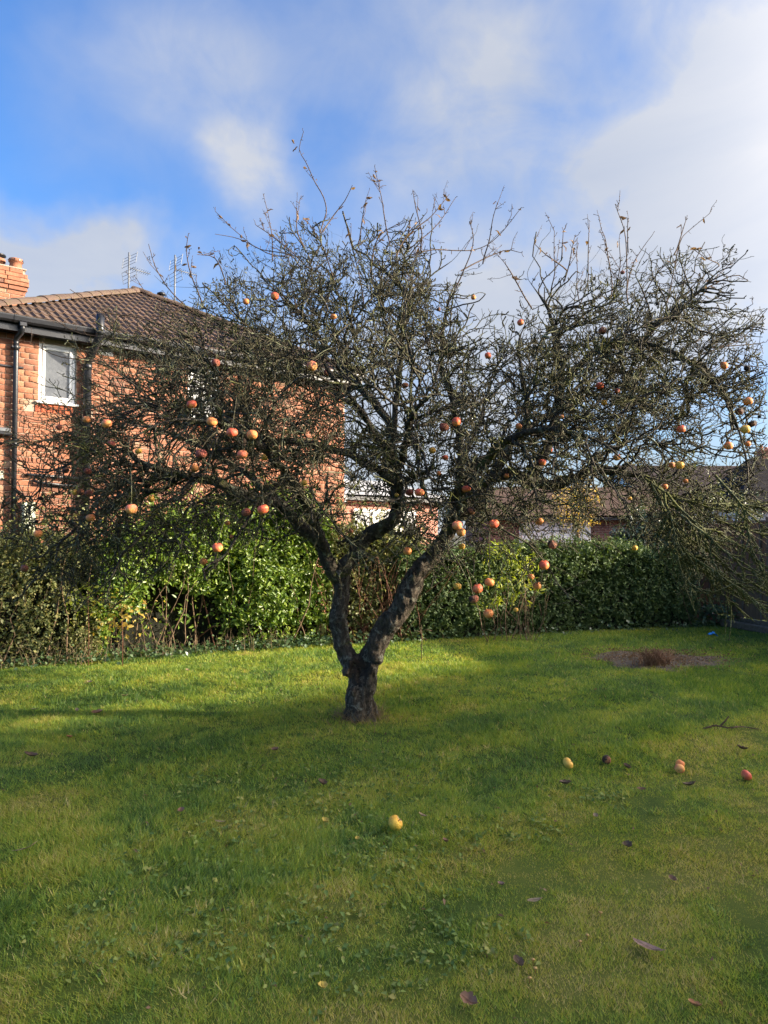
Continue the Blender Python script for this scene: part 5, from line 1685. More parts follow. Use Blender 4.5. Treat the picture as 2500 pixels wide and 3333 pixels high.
def build_crown():
    rg = np.random.default_rng(5)
    t, px, py = sample_targets(260, rg, 1.0)
    B2, R2 = grow(t, px, py, NODES, 14, lambda L: 0.007 + 0.010 * L, 0.0065, rg, droop_mid, 0.045, 24, .25, 2.4)
    n2 = NODES + nodes_of(B2, R2, 2)
    t, px, py = sample_targets(2500, rg, 1.0)
    tips = np.concatenate([pxpath(rows)[0][-1] + rg.normal(0, .2, (9, 3)) for rows in LIMBS])
    tx, ty = proj(tips)
    t = np.concatenate([t, tips]); px = np.concatenate([px, tx]); py = np.concatenate([py, ty])
    B3, R3 = grow(t, px, py, n2, 9, lambda L: 0.0055 + 0.007 * L, 0.0042, rg, droop_mid, 0.04, 12, .12, 1.1)
    n3 = nodes_of(B2, R2, 3) + nodes_of(B3, R3, 1)
    t, px, py = sample_targets(15000, rg, 1.15, clump=1.0)
    B4, R4 = grow(t, px, py, n3, 6, lambda L: 0.0056 + 0.003 * L, 0.0034, rg, droop_fine, 0.036, 8, .05, .55)
    B4, R4 = unhide(B4, R4)
    n4 = nodes_of(B3, R3, 2) + nodes_of(B4, R4, 2)
    t, px, py = sample_targets(16000, rg, 1.35, clump=1.0)
    B5, R5 = grow(t, px, py, n4, 3, lambda L: 0.004 + 0.002 * L, 0.0028, rg, droop_fine, 0.045, 5, .025, .22)
    B5, R5 = unhide(B5, R5)
    B3, R3 = unhide(B3, R3, .55)
    B2, R2 = unhide(B2, R2, .4)
    tag(obj('branches', arr_mesh('branches', *merge([tube_batch(B2, R2, 6), tube_batch(B3, R3, 4)]), True), M['limb'], tree), kind='stuff')
    tag(obj('twigs', arr_mesh('twigs', *merge([tube_batch(B4, R4, 3), tube_batch(B5, R5, 3)]), True), M['twig'], tree), kind='stuff')
    # fruiting spurs: short knobbly side shoots
    parts = []
    for B, R, n in ((B3, R3, 8000), (B4, R4, 20000), (B5, R5, 8000), (B2, R2, 2500)):
        i = rg.integers(0, len(B), n); j = rg.integers(1, B.shape[1] - 1, n); f = rg.random(n)[:, None]
        p = B[i, j] * (1 - f) + B[i, j + 1] * f
        T = unit(B[i, j + 1] - B[i, j])
        d = rg.normal(0, 1, (n, 3)); d[:, 2] += .35; d = unit(unit(d - T * (d * T).sum(1, keepdims=True)) + T * .45)
        L = rg.gamma(2.2, .013, n)[:, None]
        mid = p + d * L * .55 + rg.normal(0, .003, (n, 3))
        end = p + unit(d + np.array([0, 0, .3]) + rg.normal(0, .35, (n, 3))) * L
        s = rg.uniform(.8, 1.5, n)
        parts.append((np.stack([p, mid, end], 1), np.stack([.0034 * s, .003 * s, .0042 * s], 1)))
    Bs = np.concatenate([a for a, b in parts]); Rs = np.concatenate([b for a, b in parts])
    Bs, Rs = unhide(Bs, Rs)
    tag(obj('spurs', arr_mesh('spurs', *tube_batch(Bs, Rs, 3), True), M['twig'], tree), kind='stuff')
    # fruit stalk twigs: tie every apple to the nearest twig
    alln = nodes_of(B3, R3, 2) + nodes_of(B4, R4, 2)
    kd = KDTree(len(alln))
    for i, n in enumerate(alln): kd.insert(n[0], i)
    kd.balance()
    Bk, Rk = [], []
    for (p, dia, k, ph, *_r) in AP:
        top = np.array(p) + np.array([0, 0, dia * .45])
        best = None
        for co, j, d in kd.find_n(top + np.array([0, .03, .12]), 60):
            if co.z > top[2] + .02 and co.y > p.y - .05: best = j; break
        a = alln[best][0] if best is not None else top + np.array([0, .05, .4])
        u = np.linspace(0, 1, 6)[:, None]
        m = (a + top) / 2 + np.array([0, .01, .02 + .15 * abs(a[0] - top[0])])
        Bk.append((1 - u) ** 2 * a + 2 * (1 - u) * u * m + u ** 2 * top); Rk.append(np.linspace(.0032, .002, 6))
    tag(obj('fruit_twigs', arr_mesh('fruit_twigs', *tube_batch(np.array(Bk), np.array(Rk), 4), True), M['twig'], tree), kind='stuff')
    return alln
TWIGN = build_crown()

# upright water shoots above the crown
SHOOTS = [
 [(1085, 760), (1062, 663), (1025, 591), (995, 525), (974, 483), (986, 428)], [(1262, 790), (1250, 700), (1245, 663), (1236, 609), (1221, 543)],
 [(1060, 760), (1086, 700), (1122, 657), (1146, 603)], [(1385, 830), (1369, 760), (1351, 675), (1345, 621)], [(1340, 830), (1363, 784), (1429, 724), (1484, 639)],
 [(1369, 772), (1405, 700), (1465, 633)], [(1240, 880), (1291, 850), (1393, 814), (1544, 814), (1616, 772), (1698, 678)], [(1608, 784), (1617, 663)],
 [(1560, 812), (1640, 815), (1700, 826)], [(1000, 870), (941, 832), (820, 796), (700, 687)], [(930, 850), (880, 826), (778, 778), (700, 760)],
 [(900, 830), (887, 766), (872, 690)], [(985, 800), (965, 736), (972, 681)], [(640, 1010), (622, 895), (608, 820), (612, 760)], [(640, 1040), (569, 962), (511, 880), (482, 793)],
 [(2050, 1010), (2039, 954), (2037, 775), (2004, 666)], [(2038, 790), (2042, 715)], [(1900, 1000), (1912, 921), (1915, 786), (1917, 737)], [(1880, 1040), (1882, 954), (1879, 775)],
 [(2000, 1000), (1991, 921), (1974, 791), (1958, 748)], [(2020, 960), (2018, 878), (2015, 783)], [(2030, 940), (2056, 867), (2121, 767)],
 [(2150, 1090), (2164, 1041), (2190, 900), (2213, 791), (2240, 753), (2311, 693)], [(2210, 800), (2238, 702)], [(1800, 980), (1806, 867), (1803, 753)], [(1806, 860), (1833, 753)],
 [(1810, 870), (1779, 830), (1741, 794)], [(1840, 930), (1855, 845), (1871, 769)], [(2350, 880), (2338, 867), (2300, 840), (2257, 810)], [(2200, 1060), (2300, 930), (2384, 851)],
 [(2250, 1130), (2305, 1084), (2452, 989)], [(2290, 1160), (2327, 1138), (2414, 1100), (2498, 1008)], [(2300, 1150), (2495, 1114)], [(2300, 960), (2380, 900), (2420, 905), (2435, 915)],
 [(2340, 1180), (2500, 1200)], [(1150, 800), (1180, 720), (1190, 655)], [(1290, 840), (1330, 760), (1390, 690)], [(1500, 900), (1540, 800), (1530, 720)], [(760, 900), (700, 840), (640, 830)],
 [(1690, 960), (1660, 880), (1640, 850)], [(2090, 1000), (2130, 900), (2180, 850)], [(700, 1150), (500, 1050), (330, 1010), (230, 940)], [(700, 1180), (480, 1120), (250, 1080), (140, 1010)],
 [(650, 1250), (420, 1190), (200, 1160), (100, 1120)], [(600, 1220), (380, 1080), (330, 990)], [(760, 1100), (620, 1020), (520, 1010), (440, 900)], [(560, 1290), (300, 1330), (140, 1370), (20, 1330)],
 [(520, 1360), (260, 1400), (90, 1450), (10, 1440)], [(500, 1400), (260, 1480), (90, 1560), (5, 1540)], [(420, 1500), (200, 1600), (60, 1700), (10, 1790)], [(900, 1240), (740, 1190), (610, 1160), (545, 1075)],
 [(1040, 1330), (1010, 1150), (960, 980), (940, 850)], [(1060, 1250), (1055, 1050), (1070, 880)], [(1310, 1050), (1330, 900), (1380, 790)], [(1170, 1000), (1160, 860), (1130, 740)],
 [(1100, 900), (1050, 800), (1000, 720)], [(1200, 880), (1230, 780), (1310, 720)], [(1010, 880), (900, 780), (830, 730)],
]
# twigs hanging below the crown
HANG = [
 [(700, 1500), (560, 1560), (470, 1700), (440, 1850), (430, 1960)], [(760, 1560), (700, 1640), (690, 1760), (640, 1900)], [(860, 1640), (850, 1720), (840, 1800)], [(480, 1520), (330, 1620), (250, 1780), (230, 1950)],
 [(400, 1560), (240, 1680), (170, 1840), (160, 1990)], [(560, 1560), (420, 1700), (380, 1860), (390, 1990)], [(1560, 1600), (1620, 1700), (1740, 1790), (1820, 1900), (1860, 1960)], [(1530, 1640), (1560, 1760), (1610, 1880), (1680, 1985)],
 [(1620, 1600), (1700, 1720), (1760, 1830), (1760, 1890)], [(1500, 1640), (1510, 1760), (1520, 1900), (1590, 1985)], [(2180, 1640), (2240, 1780), (2330, 1880), (2440, 1950), (2495, 1990)], [(2250, 1700), (2330, 1780), (2420, 1850), (2500, 1870)],
 [(2170, 1620), (2200, 1760), (2240, 1900), (2330, 1925)], [(2380, 1500), (2420, 1650), (2460, 1800), (2500, 1850)], [(2200, 1600), (2300, 1680), (2420, 1720), (2510, 1720)], [(2130, 1580), (2180, 1700), (2220, 1830), (2250, 1920)],
 [(2200, 1750), (2290, 1860), (2360, 1920), (2430, 1940)], [(1880, 1560), (1900, 1680), (1960, 1790), (2060, 1780)], [(1050, 1560), (1080, 1680), (1140, 1790), (1100, 1870)], [(1380, 1620), (1300, 1720), (1230, 1800), (1140, 1850)],
 [(1400, 1700), (1330, 1790), (1240, 1830)], [(2150, 1590), (2230, 1670), (2300, 1760), (2330, 1850), (2400, 1900)], [(2190, 1650), (2260, 1730), (2290, 1820), (2270, 1880)], [(2230, 1700), (2340, 1740), (2440, 1800), (2490, 1880)], [(2240, 1760), (2320, 1850), (2420, 1930), (2490, 1985)], [(2120, 1570), (2160, 1660), (2170, 1760), (2210, 1830)], [(2260, 1780), (2350, 1830), (2450, 1900), (2510, 1930)], [(2210, 1690), (2250, 1790), (2320, 1900), (2380, 1960)], [(2100, 1550), (2190, 1610), (2290, 1640), (2400, 1640), (2500, 1660)], [(1030, 1560), (1040, 1640), (1120, 1740), (1180, 1800)],
]
def build_shoots():
    rg = np.random.default_rng(3)
    sh, spu, leaves = [], [], []
    lim = np.array([n[0] for n in TWIGN])
    kd = KDTree(len(lim))
    for i, p in enumerate(lim): kd.insert(p, i)
    kd.balance()
    hang_parts, shoot_parts, moss_parts = [], [], []
    for grp, lst in (('s', SHOOTS), ('h', HANG)):
        for q in lst:
            Y = 5.9 + rg.normal(0, .35) if grp == 's' else rg.uniform(4.7, 5.5)
            pts = [np.array(P(a, b, Y + rg.normal(0, .05))) for a, b in q]
            # root the shoot in the nearest twig of the crown
            co, j, d = kd.find(pts[0]); pts[0] = lim[j] if d < .5 else pts[0]
            r0 = .0062 if grp == 's' else .0095
            p, r = catmull(pts, list(np.linspace(r0, .0024 if grp == 's' else .0032, len(pts))), .05)
            p = wobble(p, r, 1.3 if grp == 's' else 2.6, int(rg.integers(1e6)))
            if len(unhide(p[None], r[None], .4)[0]) == 0: continue
            mossy = grp == 'h' and q[0][0] > 2050
            if mossy: grp2 = 'm'; r = r * 1.0
            else: grp2 = grp
            (shoot_parts if grp == 's' else moss_parts if mossy else hang_parts).append(tube_batch(p[None], r[None], 5))
            T = unit(np.gradient(p, axis=0))
            for i in range(2, len(p)):
                for _ in range(2 if grp == 's' else 9 if mossy else 5):
                    if rg.random() < .62:
                        d = unit(rg.normal(0, 1, 3) + np.array([0, 0, .4])); d = unit(d + T[i] * (1.3 if mossy else .6) + np.array([0, 0, -.5 if mossy else 0]))
                        L = rg.gamma(2, .011) if rg.random() < .75 else rg.uniform(.06, .22)
                        if grp == 'h': L *= 1.3
                        e = p[i] + d * L; m = p[i] + d * L * .5 + rg.normal(0, .1, 3) * L * .5
                        s = (.0022 if grp == 's' else .003) * rg.uniform(.8, 1.3)
                        spu.append((grp2, np.stack([p[i], m, e]), np.array([s, s * .9, s * 1.15 if L < .05 else s * .6]) * (1.5 if mossy else 1)))
                        if L > .06:
                            for _2 in range(int(L / .02)):
                                f = rg.random(); b = p[i] * (1 - f) + e * f; dd = unit(rg.normal(0, 1, 3) + np.array([0, 0, .3])); l2 = rg.gamma(2, .008)
                                spu.append((grp2, np.stack([b, b + dd * l2 * .5, b + dd * l2]), np.array([s * .8, s * .8, s]) * (1.4 if mossy else 1)))
            if grp == 's' and q[-1][1] < 860:
                for _ in range(rg.integers(1, 5)):
                    i = rg.integers(len(p) // 2, len(p)); leaves.append((p[i] + rg.normal(0, .012, 3), T[i]))
    for nm, grp, prt, mt in (('water_shoots', 's', shoot_parts, 'shoot'), ('hanging_twigs', 'h', hang_parts, 'twig'), ('mossy_twigs', 'm', moss_parts, 'moss_twig')):
        Bs = np.array([b for g_, b, r in spu if g_ == grp]); Rs = np.array([r for g_, b, r in spu if g_ == grp])
        tag(obj(nm, arr_mesh(nm, *merge(prt + [tube_batch(Bs, Rs, 4)]), True), M[mt], tree), kind='stuff')
    # the last withered leaves, each its own piece
    lm = []
    for k in range(3):
        bm = bmesh.new()
        n = 6
        rows_ = []
        for i in range(n + 1):
            t = i / n
            w = .010 * math.sin(math.pi * min(1, t * .93 + .04)) ** .8
            z = -.010 * t * t * (1 + k) + .003 * math.sin(t * 9 + k)
            rows_.append([bm.verts.new((-w, t * .045, z + .005)), bm.verts.new((0, t * .045, z)), bm.verts.new((w * (1 if k else .6), t * .045, z + .006))])
        for a, b in zip(rows_, rows_[1:]):
            for j in range(2): bm.faces.new((a[j], a[j + 1], b[j + 1], b[j]))
        me = bm_mesh('dry_leaf', bm, True)
        at = me.attributes.new('rnd', 'FLOAT', 'POINT'); at.data.foreach_set('value', np.full(len(me.vertices), .25 + .3 * k, np.float32))
        me.materials.append(M['dryleaf']); lm.append(me)
    extra = [(P(756 + 40, 1425, 4.7), 0), (P(1815, 1445, 5.3), 0), (P(570, 862, 5.9), 0), (P(640, 870, 5.9), 0), (P(1215, 566, 5.9), 0), (P(960, 468, 5.9), 0), (P(955, 495, 5.9), 0), (P(990, 545, 5.9), 0)]
    for b, t in leaves + [(np.array(a), None) for a, _ in extra]:
        obj('leaf', random.choice(lm), None, tree, b, (random.uniform(-1.5, 1.5), random.uniform(-1.2, 1.2), random.uniform(0, 6.28)), (1, 1, 1) if random.random() < .6 else (1.35, 1.25, 1.2))
build_shoots()

# ------------------------------------------------------------------ fruit
def apple_mat(name, base, blush, lo, hi, rough=0.4, spots=0.5, wrinkle=0.0, rot=None):
    m, g, b = new_mat(name)
    co = g.add('ShaderNodeTexCoord').outputs['Object']
    rnd = g.add('ShaderNodeObjectInfo').outputs['Random']
    off = g.add('ShaderNodeVectorMath', {0: co, 1: g.add('ShaderNodeCombineXYZ', {0: g.math('MULTIPLY', rnd, 31.0), 1: g.math('MULTIPLY', rnd, 17.0), 2: g.math('MULTIPLY', rnd, 7.0)}).outputs[0]}, operation='ADD').outputs[0]
    sep = g.add('ShaderNodeSeparateXYZ', {0: co})
    # sun-side blush with streaks running stalk to eye
    ang = g.noise(off, 1.6, 3, .5)
    st = g.noise(g.add('ShaderNodeMapping', {'Vector': off, 'Scale': (9, 9, 1.2)}).outputs[0], 1.5, 4, .6)
    f = g.math('ADD', g.math('MULTIPLY', ang, .75), g.math('MULTIPLY', st, .3))
    f = g.math('ADD', f, g.math('MULTIPLY', sep.outputs[2], .16))
    c = g.mix(g.step(f, lo, hi), base, blush)
    vor = g.add('ShaderNodeTexVoronoi', {'Vector': off, 'Scale': 9.0}).outputs[0]
    c = g.mix(g.math('MULTIPLY', g.step(vor, .12, .05), spots), c, tuple(x * .35 for x in blush))
    if rot:
        rn = g.noise(off, 1.1, 4, .6, .3)
        c = g.mix(g.step(rn, rot - .04, rot + .03), c, (.055, .028, .017))
    g.put(b.inputs['Base Color'], c); b.inputs['Roughness'].default_value = rough
    b.inputs['Specular IOR Level'].default_value = .4
    b.inputs['Subsurface Weight'].default_value = 0.0
    g.put(b.inputs['Normal'], g.add('ShaderNodeBump', {'Height': g.noise(off, 6 + 4 * wrinkle, 5, .6), 'Strength': .12 + wrinkle, 'Distance': .06}))
    return m
AM = {
 'r': apple_mat('apple_red', (.8, .33, .09), (.7, .12, .06), .36, .58, .55),
 'o': apple_mat('apple_orange', (.8, .36, .1), (.74, .22, .07), .36, .66, .6),
 'p': apple_mat('apple_pink', (.8, .38, .11), (.74, .19, .1), .42, .6, .6),
 'y': apple_mat('apple_yellow', (.78, .45, .08), (.72, .34, .06), .5, .75, .6),
 'w': apple_mat('apple_wrinkled', (.56, .22, .1), (.44, .11, .075), .35, .6, .55, .5, .7),
 'b': apple_mat('apple_rotting', (.5, .22, .08), (.34, .11, .055), .4, .6, .5, .6, .5, .48),
 'k': apple_mat('apple_mummified', (.022, .014, .014), (.014, .009, .01), .4, .6, .8, 0, 1.0),
 'e': apple_mat('apple_eaten', (.82, .5, .06), (.78, .4, .05), .5, .62, .55, .3, .2),
 'h': apple_mat('apple_broken', (.76, .36, .1), (.5, .1, .06), .5, .62, .5, .5, .4, .62),
}
M['stalk'] = simple('stalk', (.09, .06, .035), (.04, .03, .02), 30, .9)
M['flesh'] = simple('apple_flesh', (.62, .42, .2), (.4, .22, .09), 20, .7, .5, 40)
def apple_mesh(kind, seed):
    """unit apple (diameter 1) with dimples at stalk and eye, unevenly ribbed"""
    r = random.Random(seed)
    nu, nv = 20, 14
    tall = r.uniform(.82, .94); shoulder = r.uniform(.0, .1); ph = r.random() * 6
    bm = bmesh.new()
    rings = []
    for j in range(1, nv):
        t = math.pi * j / nv
        ring = []
        for i in range(nu):
            a = 2 * math.pi * i / nu
            rad = .5 * math.sin(t) ** .85 * (1 + .035 * math.cos(5 * a + ph) * (math.cos(t) < 0) + .03 * math.cos(2 * a + ph))
            rad *= 1 + shoulder * math.cos(t)
            z = .5 * tall * math.cos(t)
            z -= .17 * math.exp(-(rad / .13) ** 2) * (1 if math.cos(t) > 0 else -.65)
            p = Vector((rad * math.cos(a), rad * math.sin(a), z))
            amt = {'w': .07, 'b': .05, 'k': .14, 'h': .05, 'e': .04}.get(kind, .018)
            p *= 1 + amt * mnoise.noise(p * 5 + Vector((seed, 0, 0))) + amt * .6 * mnoise.noise(p * 11 + Vector((0, seed, 0)))
            if kind in 'he':             # a bite or a crack taken from one shoulder
                c = Vector((.2, -.28, .38)); d = (p - c).length
                if d < .3: p = p + (p - Vector((0, 0, 0))) * -(.3 - d) * 1.1 + Vector((0, 0, .05 * mnoise.noise(p * 14)))
            ring.append(bm.verts.new(p))
        rings.append(ring)
    top = bm.verts.new((0, 0, .5 * tall - .17 - .02)); bot = bm.verts.new((0, 0, -.5 * tall + .1))
    for a, b in zip(rings, rings[1:]):
        for i in range(nu): bm.faces.new((a[i], b[i], b[(i + 1) % nu], a[(i + 1) % nu]))
    for i in range(nu):
        bm.faces.new((top, rings[0][i], rings[0][(i + 1) % nu])); bm.faces.new((bot, rings[-1][(i + 1) % nu], rings[-1][i]))
    me = bm_mesh('apple', bm, True); me.materials.append(AM[kind])
    if kind in 'he':
        me.materials.append(M['flesh'])
        for pl in me.polygons:
            if (pl.center - Vector((.2, -.28, .38))).length < .27: pl.material_index = 1
    return me
AMESH = {k: [apple_mesh(k, i * 7 + ord(k)) for i in range(3)] for k in AM}
stalk = tube_mesh('stalk', [(0, 0, .2), (.01, 0, .36), (.04, .01, .56)], [.03, .022, .032], 6); stalk.materials.append(M['stalk'])
bm = bmesh.new()
for i in range(5):
    a = i * 1.257
    add_tube(bm, [(math.cos(a) * .03, math.sin(a) * .03, -.36), (math.cos(a) * .06, math.sin(a) * .06, -.40), (math.cos(a) * .03, math.sin(a) * .03, -.43)], [.022, .018, .006], 5)
calyx = bm_mesh('calyx', bm); calyx.materials.append(M['stalk'])
def put_apple(p, dia, kind, label, rot, group, with_stalk=True):
    o = obj('apple', random.choice(AMESH[kind]), None, None, p, rot, (dia * random.uniform(.93, 1.07), dia * random.uniform(.93, 1.07), dia * random.uniform(.9, 1.04)))
    tag(o, label, 'apple', group)
    if with_stalk: obj('stalk', stalk, None, o)
    if kind != 'k': obj('calyx', calyx, None, o)
    return o
for (p, dia, k, ph, *_r) in AP:
    put_apple(p, dia, k, ADJ[k] + ' ' + ph, (random.uniform(-.3, .3), random.uniform(-.3, .3), random.uniform(0, 6.28)), 'apples hanging in the tree')

# windfalls on the lawn
def gz(p): return float(ground_z(np.array([p.x]), np.array([p.y]))[0])
for (px, py, dia, k, rot, lb) in ((1849, 2498, .072, 'y', (.9, .3, 1), 'yellow windfall apple lying on the grass, nearest the tree on the right'),
                                 (1974, 2484, .06, 'b', (1.4, 0, 2), 'dark brown rotten windfall sunk in the grass beside the yellow one'),
                                 (2214, 2497, .062, 'o', (.2, .5, .5), 'pale pinkish windfall at the right, upper piece of two touching'),
                                 (2212, 2511, .06, 'p', (1.2, .2, 2.5), 'flattened pinkish windfall at the right, lower piece of two touching'),
                                 (2429, 2538, .068, 'r', (.8, -.4, 2), 'deep red windfall apple near the right edge of the lawn'),
                                 (1287, 2700, .078, 'e', (.3, -.9, 2.2), 'bright yellow half-eaten windfall in the middle of the lawn')):
    g = G(px, py)
    o = put_apple((g.x, g.y, gz(g) + dia * .40 + .008), dia, k, lb, rot, 'windfall apples on the lawn', k != 'b')

# ------------------------------------------------------------------ litter on the lawn
def fallen_leaf(px, py, length, width, cols, lb, rz, curl=.3, kind=0):
    m = M.get('fl' + str(cols))
    if m is None:
        m = simple('fallen_leaf', cols, tuple(c * .55 for c in cols), 60, .65, .4, 90); M['fl' + str(cols)] = m
    n = 8
    bm = bmesh.new(); rows_ = []
    sd = random.random() * 9
    for i in range(n + 1):
        t = i / n
        w = width / 2 * max(.03, math.sin(math.pi * (t * .94 + .03))) ** .75
        if kind: w *= .72 + .38 * abs(math.sin(t * 9 + sd))
        y = (t - .5) * length
        z = curl * length * ((t - .5) ** 2) * 1.6
        rows_.append([bm.verts.new((x * w, y, z + abs(x) ** 1.5 * w * (curl * 1.3) + random.uniform(-.001, .001))) for x in (-1, -.5, 0, .5, 1)])
    for a, b in zip(rows_, rows_[1:]):
        for j in range(4): bm.faces.new((a[j], a[j + 1], b[j + 1], b[j]))
    me = bm_mesh('fallen_leaf', bm, True); me.materials.append(m)
    g = G(px, py)
    o = obj('fallen_leaf', me, None, None, (g.x, g.y, gz(g) + .026), (random.uniform(-.25, .25), random.uniform(-.25, .25), rz))
    rib = tube_mesh('midrib', [(0, -length * .58, .004 + curl * length * .5), (0, -length * .2, .0025), (0, length * .45, curl * length * .34)], [.0016, .0013, .0006], 5)
    rib.materials.append(m)
    obj('midrib', rib, None, o)
    tag(o, lb, 'leaf', 'fallen leaves on the lawn')
BR, TN, PU, OR, YL, DK = (.24, .12, .065), (.42, .29, .16), (.33, .2, .14), (.44, .19, .07), (.58, .42, .07), (.13, .075, .04)
for a in ((2108, 3105, .115, .042, PU, 'large mauve-brown leaf lying nearest the camera on the right lawn', .75, .25),
          (1740, 2950, .06, .024, TN, 'pale tan leaf lying flat in the middle right of the lawn', 1.4, .2),
          (1632, 2897, .05, .028, PU, 'grey-mauve curled leaf a little above the pale tan one', .3, .5),
          (78, 2778, .11, .022, TN, 'long narrow tan leaf at the left edge of the lawn', 1.75, .25),
          (318, 2330, .12, .07, OR, 'orange-brown lobed leaf on the sunlit edge at the left', 1.2, .4, 1),
          (250, 2322, .06, .035, TN, 'small pale leaf left of the orange-brown lobed one', .5, .4, 1),
          (112, 2320, .07, .03, TN, 'pale leaf at the left end of the shadow edge', 1.3, .4, 1),
          (225, 2415, .07, .05, OR, 'reddish leaf in the shade at the left', .5, .5, 1),
          (610, 2188, .06, .04, TN, 'pale leaf on the bright grass by the privet', .8, .4, 1),
          (292, 2226, .07, .04, TN, 'pale leaf on the bright grass near the left scrub', 1.1, .4, 1),
          (405, 2270, .06, .04, TN, 'tan leaf on the bright grass between scrub and shadow', 2.1, .4, 1),
          (896, 2454, .07, .05, BR, 'brown crumpled leaf left of the trunk in the shade', .8, .5, 1),
          (590, 2650, .05, .04, BR, 'small brown crumpled leaf in the left middle lawn', .3, .5, 1),
          (715, 2684, .055, .02, TN, 'narrow straw-coloured leaf among the weeds at the left', 1.3, .2),
          (1060, 2683, .05, .035, YL, 'yellow crumpled leaf left of the half-eaten apple', .6, .6, 1),
          (1163, 2742, .03, .024, YL, 'tiny orange-yellow leaf below the half-eaten apple', .2, .4, 1),
          (1375, 2670, .05, .025, TN, 'tan leaf right of the half-eaten apple', 1.0, .5),
          (1940, 2670, .04, .026, TN, 'small pale leaf in the centre of the right lawn', .1, .5),
          (1450, 2755, .06, .03, BR, 'brown leaf standing in the grass right of the middle', .1, .5),
          (2088, 2578, .05, .03, BR, 'small brown leaf between the two right-hand windfalls', 1.2, .5, 1),
          (2190, 2880, .04, .03, BR, 'little brown leaf in the lower right lawn', .3, .5, 1),
          (2262, 3295, .05, .035, OR, 'russet leaf at the bottom right of the lawn', .3, .5, 1),
          (1525, 3285, .06, .05, BR, 'brown-orange crumpled leaf at the bottom middle of the lawn', .9, .5, 1),
          (1050, 3235, .04, .035, YL, 'yellow scrap of leaf at the bottom left of centre', .4, .5, 1),
          (2040, 2505, .06, .05, DK, 'dark decayed leaf beside the brown rotten windfall', .4, .6, 1),
          (1840, 2563, .07, .05, DK, 'black leaf litter below the yellow windfall', 1.4, .6, 1),
          (2245, 2563, .08, .04, DK, 'black curled leaf below the pinkish windfalls', 1.5, .6, 1),
          (2415, 2452, .07, .05, DK, 'black crumpled leaf above the deep red windfall', 1.1, .6, 1),
          (2043, 2770, .05, .05, DK, 'black crumpled leaf alone in the right middle lawn', .4, .6, 1),
          (100, 2478, .1, .06, DK, 'dark leaf litter in the shade at the left', 1.5, .5, 1),
          (1048, 2562, .07, .06, DK, 'black crumpled leaf in the weeds below the trunk', .6, .6, 1),
          (1685, 3158, .05, .04, DK, 'black crumpled leaf low in the right foreground', .4, .6, 1)):
    fallen_leaf(*a)

